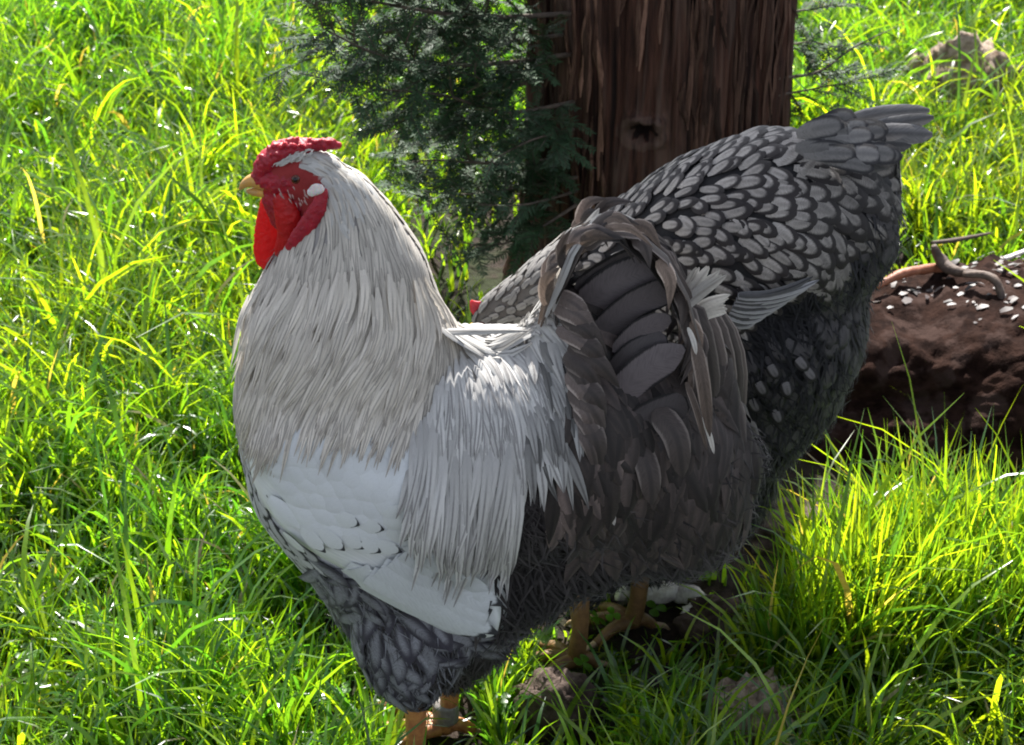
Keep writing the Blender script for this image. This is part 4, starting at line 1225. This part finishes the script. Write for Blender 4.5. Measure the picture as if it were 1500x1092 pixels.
# grey and brown tail
rt = rooster
def TF(pts, w, mat, face=None, tint=(1, 1, 1), name='tail_feather', **kw):
    return curve_feather(name, pts, YR, w, M[mat], rt, face, tint=tint, **kw)
# inner surface of the far tail feathers, broad and blunt, seen inside the hood
BLUNT = (.6, .9, 1, 1, 1, 1, .98, .85, .35)
fc = (.0, -.95, .2)
for i, (a, b, w, dy, v, pr) in enumerate([((852, 432), (985, 372), 58, -.006, .55, BLUNT), ((858, 448), (968, 390), 56, -.012, 1.15, BLUNT), ((880, 488), (992, 420), 48, -.022, .8, BLUNT), ((905, 520), (984, 466), 40, -.032, .95, (.5, .8, .95, 1, 1, 1, .9, .6, .2)), ((900, 545), (978, 498), 36, -.036, .5, BLUNT),
                                          ((890, 600), (1004, 508), 56, -.044, 1.1, (.3, .5, .7, .9, 1, 1, .85, .5, .1)), ((905, 650), (1008, 590), 50, -.052, .45, BLUNT), ((880, 700), (985, 655), 50, -.058, .4, BLUNT)]):
    mid = ((a[0] + b[0]) / 2 - 6, (a[1] + b[1]) / 2 - 8)
    TF([(*a, dy), (*mid, dy - .003), (*b, dy)], w, 'undertail', (random.uniform(-.25, .25), -.95, random.uniform(0, .35)), (v * .74, v * .68, v * .69), prof=pr, arch=.07)
# pointed greyish coverts lying over the left ends of those
for k in range(16):
    u = k / 15
    x0 = 812 + 40 * u + random.uniform(-8, 8); y0 = 432 + 190 * u
    L = random.uniform(60, 95); an = math.radians(28 + 45 * u + random.uniform(-12, 12)); dy = -.035 - .03 * u
    TF([(x0, y0, dy), (x0 + L * .5 * math.cos(an) + 5, y0 + L * .5 * math.sin(an) - 5, dy - .012), (x0 + L * math.cos(an), y0 + L * math.sin(an) + 4, dy - .010)], random.uniform(24, 36), 'tailcov', (.1, -.85, .4), (random.choice((.8, 1.3, 2.0)),) * 3, name='tail_covert', prof=(.4, .75, 1, 1, .95, .8, .55, .3, .05), arch=.4)
# arching hood feathers
random.seed(5)
for i in range(19):
    k = i / 18
    dy = .042 - .085 * k
    sag = 16 * k
    e = random.uniform(-16, 16)
    TF([(806 + 10 * k, 470 + sag, dy * .4), (818 + e * .5, 385 + sag, dy * .8), (866 + e, 328 + sag * .9 + abs(e) * .3, dy), (925 + e, 332 + sag * .8, dy), (978 + e, 388 + sag * .5, dy), (1010 + e, 470 + e, dy * .9), (1028 + e, 560 + 2 * e, dy * .8)],
       random.uniform(18, 40), 'sickle' if i % 4 == 0 else 'tailcov', (random.uniform(-.3, .3), -.25, 1) if i % 2 else None, tint=(random.uniform(.5, 1.5),) * 3, arch=-.35, name='hood_feather')
ARC = [(812, 440), (822, 380), (866, 330), (925, 330), (978, 384), (1008, 462), (1026, 548), (1036, 620)]
for k in range(70):
    u = random.uniform(0, 5.8); i0 = int(u); f_ = u - i0; dy = random.uniform(-.052, .03)
    ax_, ay_ = ARC[i0][0] * (1 - f_) + ARC[i0 + 1][0] * f_, ARC[i0][1] * (1 - f_) + ARC[i0 + 1][1] * f_
    an = math.atan2(ARC[i0 + 1][1] - ARC[i0][1], ARC[i0 + 1][0] - ARC[i0][0]) + random.uniform(-.35, .35)
    L = random.uniform(38, 75); ox, oy = random.uniform(-14, 10), random.uniform(-10, 10) - dy * 150
    bx, by = ax_ + ox, ay_ + oy; cv = random.uniform(4, 14)
    TF([(bx, by, dy), (bx + L * .5 * math.cos(an), by + L * .5 * math.sin(an), dy - .006), (bx + L * math.cos(an + .3), by + L * math.sin(an + .3) + cv, dy - .012)], random.uniform(12, 26), random.choice(('tailcov', 'sickle', 'tailcov')), (random.uniform(-.6, .6), -.75, random.uniform(.1, .9)), name='hood_feather', prof=(.4, .8, 1, 1, .9, .7, .45, .2, .04), arch=.4, tint=(random.uniform(.5, 1.9),) * 3, cross=3)
# pale loose feather tips on top of the hood
for (a, b, c, w, dy) in [((822, 400), (850, 350), (878, 305), 16, -.01), ((840, 360), (880, 322), (930, 322), 18, -.02), ((812, 440), (820, 390), (842, 348), 14, -.045), ((870, 330), (905, 318), (950, 345), 16, .0)]:
    TF([(*a, dy), (*b, dy), (*c, dy)], w, 'pale_sunlit_sickle', (0, -.7, .7), name='hood_feather')
# pale feathers with sunlight painted in, behind the hood: loose ragged fans
PT = (.3, .55, .8, .95, 1, .9, .75, .5, .12)
for k in range(9):
    u = k / 8
    TF([(985 + 6 * u, 452 + 10 * u, -.004 * k), (1005 + 12 * u, 425 + 12 * u, -.006 - .002 * k), (1022 + 42 * u + random.uniform(-4, 4), 392 + 14 * u * u + random.uniform(-5, 5), -.010 - .002 * k)], random.uniform(13, 21), 'pale_sunlit_sickle', (-.2 + random.uniform(-.4, .4), -.7, .6), prof=PT, arch=.4, tint=(random.uniform(.6, 1.1),) * 3)
for k in range(6):
    u = k / 5
    TF([(1000, 474 + 6 * u, -.010), (1030 + 4 * u, 446 + 16 * u, -.014), (1070 - 8 * u + random.uniform(-5, 5), 432 + 26 * u, -.02)], random.uniform(12, 18), 'pale_sunlit_sickle', (-.1 + random.uniform(-.4, .4), -.5, .8), prof=PT, arch=.4, tint=(random.uniform(.7, 1.1),) * 3)
for k in range(3):
    TF([(985 + 3 * k, 440, -.01), (1000 + 3 * k, 462, -.02), (1006 + 5 * k, 490 - 6 * k, -.026)], 14, 'pale_sunlit_sickle', (-.4, -.8, .3), prof=PT)
# ridge of the back: pale feathers closing over the spine
for k in range(80):
    u = random.random()
    x0 = 672 + 125 * u; y0 = 472 - 8 * math.sin(u * 3.14) - 34 * max(0, u - .55) / .45 + random.uniform(0, 8)
    dy = random.uniform(-.03, .022)
    q = W(x0, y0, YR + dy); hit, nr, _, _ = R.bvh.find_nearest(q)
    L = random.uniform(30, 58); sl = random.uniform(-.1, .9) - .55 * u
    pts = []
    for t_ in (0, .5, 1):
        q = W(x0 + L * t_, y0 + L * sl * t_, YR + dy - .012 * t_)
        h, n_, _, _ = R.bvh.find_nearest(q); pts.append(h + n_ * (.003 + .005 * t_))
    pp = [(*PX(p_), p_.y - YR) for p_ in pts]
    TF(pp, random.uniform(7, 12), 'saddle', tuple(nr), name='saddle_feather', prof=(.4, .8, 1, 1, .9, .6, .08), arch=.4, tint=(random.uniform(.45, 1.0),) * 3, cross=3)
# strands sweeping up from the saddle onto the hood
for k in range(34):
    u = random.random(); e = random.uniform(-8, 8); dy = random.uniform(-.05, .03)
    x0 = 786 + 30 * u; y0 = 470 - 20 * u + random.uniform(-6, 14)
    TF([(x0, y0, dy), (808 + 18 * u + e, 415 - 14 * u, dy * 1.1), (824 + 30 * u + e, 362 - 20 * u + e, dy), (856 + 40 * u + e, 330 - 6 * u + random.uniform(-10, 8), dy * .9)], random.uniform(7, 13), random.choice(('saddle', 'sickle', 'tailcov', 'sickle')), (-.5, -.7, .5), name='hood_feather', prof=(.3, .7, 1, 1, .9, .8, .6, .08), arch=.4, tint=(random.uniform(.55, 1.0),) * 3, cross=3)
# white bristles under the comb
for k in range(46):
    x0 = random.uniform(398, 452); y0 = 240 - (x0 - 398) * .22 + random.uniform(-5, 6)
    q = W(x0, y0, YR - .035); rr_ = ray(x0, y0).normalized(); hit, nr, _, _ = R.bvh.ray_cast(CAM, rr_)
    if hit is None: continue
    dy = hit.y - YR - .004
    TF([(x0, y0, dy), (x0 + random.uniform(0, 8), y0 - random.uniform(2, 6), dy - .002), (x0 + random.uniform(4, 16), y0 - random.uniform(2, 12), dy - .001)], random.uniform(2.2, 4), 'hackle_plain', (0, -.9, .3), name='crown_bristle', prof=(.8, 1, .8, .1), cross=2, arch=0)
# outer sickles hanging behind
for i, (o, w, dy) in enumerate([(0, 26, .02), (-12, 30, .005), (-24, 32, -.01), (-38, 34, -.022), (-54, 34, -.03), (8, 18, .03)]):
    TF([(1000 + o * .4, 450, dy * .5), (1050 + o * .8, 462, dy), (1076 + o, 520 - o * .2, dy), (1080 + o, 590, dy), (1066 + o, 670 + (i * 17) % 30, dy * .7)], w, 'tailcov', (.45, -.85, .2), tint=(.7 + .3 * (i % 3),) * 3)
for (a, b, c, w, mt_) in [((1018, 500), (1030, 560), (1040, 640), 22, 'sickle'), ((1005, 560), (1020, 600), (1036, 660), 10, 'sickle'), ((1008, 480), (1016, 500), (1020, 520), 8, 'pale_sunlit_sickle'), ((1030, 610), (1040, 640), (1046, 665), 8, 'pale_sunlit_sickle'), ((884, 718), (895, 745), (900, 770), 11, 'pale_sunlit_sickle'), ((893, 722), (899, 745), (897, 762), 8, 'pale_sunlit_sickle'), ((960, 600), (990, 640), (1000, 700), 40, 'tailcov'), ((930, 640), (950, 690), (955, 740), 36, 'tailcov'), ((800, 600), (840, 660), (860, 740), 36, 'tailcov')]:
    TF([(*a, -.055), (*b, -.07), (*c, -.075)], w, mt_, (.2, -.9, .3), tint=(.8, .8, .8))

# comb, wattles, lobe, beak, eye
def red_part(name, pts, mat, voxel=.0014, sm=3, amp=.0012):
    bl = []
    for (px, py, r, sy, dy) in pts: bl.append(R.blob(px, py, r, sy, dy))
    me = blob_mesh(name, bl, voxel, sm)
    me.update()
    for v in me.vertices:
        k = noise.noise(v.co * 420) * amp
        v.co += v.normal * k
    ob = bpy.data.objects.new(name, me)
    return link(ob, rooster, mat)
def dense(ch, n=5):
    out = []
    for i in range(len(ch) - 1):
        for k in range(n):
            t_ = k / n; out.append(tuple(ch[i][q] * (1 - t_) + ch[i + 1][q] * t_ for q in range(5)))
    return out + [ch[-1]]
random.seed(3)
comb = dense([(378, 266, 8, 1, 0), (383, 250, 13, 1.1, 0), (394, 233, 16, 1.3, 0), (413, 220, 16, 1.5, 0), (438, 214, 13, 1.4, 0), (462, 212, 9, 1.1, 0), (484, 212, 8, .9, 0), (496, 213, 5.5, .9, 0)])
cb = list(comb)
for k in range(230):
    c = cb[int(random.random() ** 1.1 * (len(cb) - 4))]
    v = Vector([random.gauss(0, 1) for _ in range(3)]).normalized(); v.y = -abs(v.y) if random.random() < .75 else v.y
    comb.append((c[0] + v.x * c[2] * .95, c[1] - v.z * c[2] * .95, random.uniform(2.2, 4.6), 1, v.y * c[2] * .00055 * c[3] * .9))
red_part('comb', comb, M['comb'], .0009, 1, .0006)
red_part('face_skin', dense([(386, 262, 17, .9, 0), (405, 264, 24, .9, 0), (430, 262, 27, .95, 0), (452, 272, 24, .95, 0), (445, 295, 24, .85, 0), (420, 300, 28, .8, 0), (405, 290, 22, .8, 0), (415, 320, 20, .7, 0)]), M['face'] if 'face' in M else M['comb'], .0014, 3, .0014)
red_part('wattle', dense([(392, 296, 11, .6, .012), (397, 315, 20, .45, .012), (398, 340, 26, .32, .012), (394, 365, 24, .3, .012), (392, 378, 19, .3, .012)]), M['wattle'], .0012, 4, .0007)
red_part('wattle', dense([(414, 296, 15, .6, -.010), (422, 320, 20, .45, -.012), (424, 345, 18, .38, -.012), (414, 368, 13, .35, -.010)]), M['wattle'], .0012, 4, .0007)
red_part('ear_lappet', dense([(473, 283, 9, .6, -.021), (466, 305, 13, .5, -.023), (452, 328, 14, .45, -.023), (436, 348, 12, .4, -.022), (424, 362, 7, .4, -.02)]), M['comb'], .0012, 4, .0007)
red_part('ear_lobe', dense([(456, 282, 7, .5, -.025), (462, 278, 9, .45, -.026), (468, 277, 8, .45, -.026)]), M['lobe'], .0010, 3, .0003)
def beak_part(name, pts):
    return tube(name, [W(a, b, YR) for a, b, r in pts], [r * scale_at(W(pts[0][0], pts[0][1], YR)) for a, b, r in pts], M['beak'], rooster, 16)
beak_part('upper_beak', [(400, 268, 15), (385, 266, 14), (370, 265, 10.5), (358, 270, 6), (351, 278, 1.5)])
beak_part('lower_beak', [(398, 283, 9), (384, 282, 8), (370, 281, 6), (361, 280, 2)])
e = W(433, 263, YR - .0215)
def ball(name, c, r, mat, parent, sub=3, sc=(1, 1, 1)):
    bm = bmesh.new(); bmesh.ops.create_icosphere(bm, subdivisions=sub, radius=1, matrix=Matrix.Diagonal((r * sc[0], r * sc[1], r * sc[2], 1)))
    me = bpy.data.meshes.new(name); bm.to_mesh(me); bm.free()
    for p_ in me.polygons: p_.use_smooth = True
    ob = bpy.data.objects.new(name, me); ob.location = c
    return link(ob, parent, mat)
ey = ball('eye', e, .0034, M['eye'], rooster)
ball('pupil', e + Vector((0, -.0022, .0008)), .0019, M['pupil'], rooster)

# pale stubble on the cheek
for k in range(50):
    x0 = random.uniform(398, 450); y0 = random.uniform(272, 322)
    hit, nr, _, _ = R.bvh.ray_cast(CAM, ray(x0, y0).normalized())
    if hit is None: continue
    dy = hit.y - YR - .0075
    TF([(x0, y0, dy), (x0 + 1.5, y0 + 3, dy - .001), (x0 + 3, y0 + random.uniform(5, 8), dy)], random.uniform(1.4, 2.4), 'hackle_plain', (0, -.9, .3), name='cheek_bristle', tint=(.75, .5, .48), prof=(.8, 1, .8, .1), cross=2, arch=0)
# legs
leg(rooster, W(607, 985, YR - .045), Vector((W(600, 1140, YR - .045).x, YR - .045, .0)), .0088, [(-1, -.1, .055), (-.8, -.6, .05), (-.8, .5, .05), (1, .1, .028)], M['shank'])
fx = G(655, 1118)
leg(rooster, W(660, 960, YR + .045), Vector((W(650, 1110, YR + .045).x, YR + .045, 0)), .0088, [(-1, -.05, .085), (-.85, -.5, .07), (-.85, .5, .08), (1, .1, .028)], M['shank'], band=.66)

# ------------------------------------------------------------------ HEN
YH = 1.625
hen = empty('hen', (W(1000, 900, YH).x, YH, 0), 'dark hen with black laced silver feathers, bending forward behind the rooster', 'hen')
HB = Bird(hen, YH, [
    [(712, 470, 22, .8, 0), (735, 458, 34, .8, 0), (780, 448, 52, .8, 0), (840, 435, 80, .85, 0), (900, 420, 105, .9, 0), (980, 400, 130, .9, 0), (1060, 370, 150, .9, 0), (1130, 345, 152, .88, 0), (1190, 330, 125, .8, 0), (1225, 300, 88, .65, 0), (1255, 260, 56, .45, 0), (1275, 228, 34, .35, 0)],
    [(920, 460, 110, .9, 0), (1020, 480, 140, .9, 0), (1110, 480, 155, .88, 0), (1155, 475, 110, .85, 0), (1168, 420, 104, .8, 0)],
    [(960, 600, 120, .8, 0), (1050, 600, 130, .85, 0), (1110, 540, 130, .85, 0)],
    [(900, 720, 100, .7, 0), (980, 720, 120, .8, 0), (1030, 690, 110, .8, 0)],
    [(870, 780, 80, .6, -.03), (850, 850, 40, .6, -.03)],
    [(960, 760, 80, .6, .03), (940, 820, 40, .7, .03)],
], voxel=.004, smooth=9)
HBACK = [(800, 380), (860, 290), (960, 230), (1060, 170), (1150, 140), (1225, 140), (1310, 180), (1305, 250), (1260, 320), (1225, 390), (1180, 420), (1120, 430), (1080, 480), (1000, 520), (900, 520), (830, 460)]
HNECK = [(690, 500), (690, 420), (760, 370), (830, 330), (860, 290), (800, 380), (830, 460), (850, 540), (760, 520)]
def hen_col(x, y, V):
    c = np.tile([.016, .015, .019], (len(x), 1))
    c[inside(HBACK, x, y)] = (.02, .019, .02)
    c[inside(HNECK, x, y)] = (.1, .09, .085)
    return c
paint(HB, hen_col, M['body'])
g_h = [(740, 430, -30, 22, 12), (790, 410, -35, 28, 14), (860, 330, -35, 34, 18), (940, 280, -32, 38, 20), (1010, 240, -25, 42, 22), (1090, 205, -14, 52, 28), (1160, 190, -5, 62, 36), (1220, 190, 0, 70, 40),
       (900, 400, 5, 36, 20), (980, 370, 8, 42, 22), (1060, 330, 10, 46, 26), (1130, 290, 12, 56, 32), (1190, 260, 18, 64, 38), (1230, 250, 25, 66, 40), (960, 440, 30, 38, 20), (1040, 430, 28, 44, 22), (1110, 390, 30, 50, 26), (1180, 350, 38, 58, 34), (1210, 380, 50, 58, 32), (1090, 450, 40, 42, 24)]
R2 = (.35, .55, .78, .93, 1, .97, .78, .25)
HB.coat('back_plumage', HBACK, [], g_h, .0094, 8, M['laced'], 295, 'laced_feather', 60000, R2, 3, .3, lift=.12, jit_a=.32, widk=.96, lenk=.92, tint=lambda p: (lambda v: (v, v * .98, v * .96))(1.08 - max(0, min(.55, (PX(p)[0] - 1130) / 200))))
HB.coat('neck_plumage', HNECK, [HBACK], g_h, .007, 7, M['lacedsoft'], 40, 'neck_feather', 40000, NARROW, 3, .3, lift=.08, jit_a=.15)
g_hf = [(1250, 300, 60, 40, 6), (1280, 400, 75, 40, 6), (1260, 520, 90, 36, 6), (1180, 560, 80, 36, 6), (1100, 600, 75, 36, 6), (1000, 640, 80, 36, 6), (1000, 780, 85, 34, 5), (880, 800, 90, 30, 5), (1100, 480, 50, 36, 6)]
def hf_t(p):
    v = random.choice((.012, .015, .019, .024)); return (v, v * .96, v * 1.12)
HB.coat('down_plumage', None, [HBACK, HNECK], g_hf, .0046, 4, M['down'], 0, 'down', 60000, (1, .8, .5, .1), 2, 0, lift=.35, jit_a=.5, tint=hf_t)
g_hr = [(1240, 260, 35, 60, 40), (1270, 320, 60, 60, 40), (1250, 420, 75, 56, 36), (1150, 520, 70, 46, 28), (1080, 560, 75, 46, 28)]
HB.coat('rump_plumage', [(1225, 200), (1320, 200), (1330, 420), (1300, 560), (1200, 640), (1060, 640), (1060, 520), (1180, 460), (1225, 390)], [HBACK], g_hr, .016, 8, M['rump'] if 'rump' in M else M['lacedsoft'], 50, 'rump_feather', 30000, R2, 3, .3, lift=.08, jit_a=.3, tint=lambda p: (.26, .25, .28))
def HF(pts, w, mat, face, tint=(1, 1, 1), name='tail_feather', **kw):
    return curve_feather(name, pts, YH, w, M[mat], hen, face, tint=tint, **kw)
for i, (a, b, c, w, dy, v) in enumerate([((1170, 215), (1270, 172), (1362, 162), 26, 0, 1.1), ((1180, 225), (1280, 190), (1368, 172), 26, -.008, .8), ((1190, 235), (1285, 200), (1366, 198), 34, -.016, 1.1), ((1180, 240), (1270, 215), (1335, 212), 30, -.02, .7),
                                          ((1200, 260), (1270, 238), (1312, 232), 34, -.022, .35), ((1200, 290), (1265, 270), (1306, 272), 34, -.022, .3), ((1190, 225), (1280, 185), (1355, 180), 30, .012, .6), ((1200, 320), (1262, 310), (1298, 318), 34, -.02, .3)]):
    v *= .8
    HF([(*a, dy), (*b, dy), (*c, dy)], w, 'hentail', (0, -.85, .5), (v, v, v), prof=(.5, .8, 1, 1, 1, 1, .9, .7, .2))
for k in range(34):
    x0 = random.uniform(1150, 1262); y0 = 178 + (x0 - 1150) * .12 + random.uniform(0, 50)
    L = random.uniform(48, 78); an = math.radians(-10 + (y0 - 180) * .35 + random.uniform(-8, 8))
    dy = -.018 - .0006 * (y0 - 170)
    HF([(x0, y0, dy), (x0 + L * .5 * math.cos(an), y0 + L * .5 * math.sin(an) - 2, dy - .006), (x0 + L * math.cos(an), y0 + L * math.sin(an), dy - .006)], random.uniform(24, 36), 'lacedsoft', (0, -.8, .6), (random.uniform(.5, 1.15),) * 3, name='tail_covert', prof=R2, arch=.25, cross=3)
# big rounded feathers at the tail root
for (px, py, an, L, w) in [(1150, 192, -6, 70, 44), (1195, 205, 4, 70, 44), (1240, 210, 8, 64, 46), (1140, 250, 20, 76, 46), (1190, 250, 28, 72, 44), (1185, 310, 35, 76, 50), (1120, 330, 20, 70, 44), (1200, 290, 30, 70, 44)]:
    pass
# folded wing tip of the hen
sp = HB
for i in range(15):
    k = i / 14
    ex, ey_ = 1200 - 105 * k ** 1.1 + (-9, 6)[i % 2], 405 + 68 * k
    pts = []
    for t_ in (0, .35, .7, 1):
        x = 1062 + 20 * (1 - k) + (ex - 1062 - 20 * (1 - k)) * t_; y = 432 + 38 * k + (ey_ - 432 - 38 * k) * t_ + 10 * math.sin(t_ * 3.1)
        r = ray(x, y).normalized(); hit, nr, _, _ = sp.bvh.ray_cast(CAM, r)
        if hit is None: hit = W(x, y, YH - .09)
        pts.append((x, y, hit.y - YH - .010 - .001 * (11 - i) * .5))
    curve_feather('wing_feather', pts, YH, 11, M['henwing'], hen, (0.1 + random.uniform(-.3, .3), -.9, .35 + random.uniform(-.3, .3)), prof=(.7, 1, 1, 1, 1, 1, .9, .6, .1), arch=.7, cross=3, tint=((.28, 1.15)[i % 2],) * 3)
# pale spots lower on the flank
for (px, py, an) in [(1128, 535, 60), (1150, 560, 75), (1168, 525, 50), (1180, 540, 50), (1110, 560, 60), (1100, 585, 60), (1135, 600, 70)]:
    r = ray(px, py).normalized(); hit, nr, _, _ = sp.bvh.ray_cast(CAM, r)
    if hit is None: continue
    a = math.radians(an); dy = hit.y - YH - .006
    curve_feather('flank_feather', [(px, py, dy), (px + 12 * math.cos(a), py + 12 * math.sin(a), dy - .002), (px + 24 * math.cos(a), py + 24 * math.sin(a), dy - .003)], YH, 19, M['laced'], hen, tuple(nr), cross=3, tint=(.45, .45, .48))
# head parts
hb = []
for (px, py, r_, sy, dy) in dense([(700, 462, 7, .6, 0), (694, 452, 7, .5, 0), (692, 444, 5, .5, 0), (712, 448, 6, .5, 0)], 4): hb.append(HB.blob(px, py, r_, sy, dy))
link(bpy.data.objects.new('comb', blob_mesh('comb', hb, .0014, 3)), hen, M['comb'])
tube('beak', [W(700, 478, YH), W(684, 486, YH), W(672, 496, YH)], [.006, .004, .0008], M['beak'], hen, 12)
for sgn in (-1, 1): ball('eye', W(706, 468, YH) + Vector((0, sgn * .0125, 0)), .004, M['eye'], hen)
# legs
M['hleg'] = simple_mat('hen_shank', (0.20, 0.11, 0.045), (0.13, 0.07, 0.03), 170, 0.5, .8, .001)  # shade put into the colour, darker than the rooster shanks
f1 = G(842, 985); f1z = ground_z(f1.x, f1.y)
leg(hen, W(848, 860, f1.y), Vector((f1.x, f1.y, f1z)), .0085, [(-1, .15, .05), (-.8, -.6, .045), (-.7, .7, .045), (1, .1, .022)], M['hleg'])
f2 = G(925, 925); f2z = ground_z(f2.x, f2.y)
leg(hen, W(938, 810, f2.y), Vector((f2.x, f2.y, f2z)), .0085, [(-1, .15, .05), (-.8, -.6, .045), (-.7, .7, .045), (1, .1, .022)], M['hleg'])
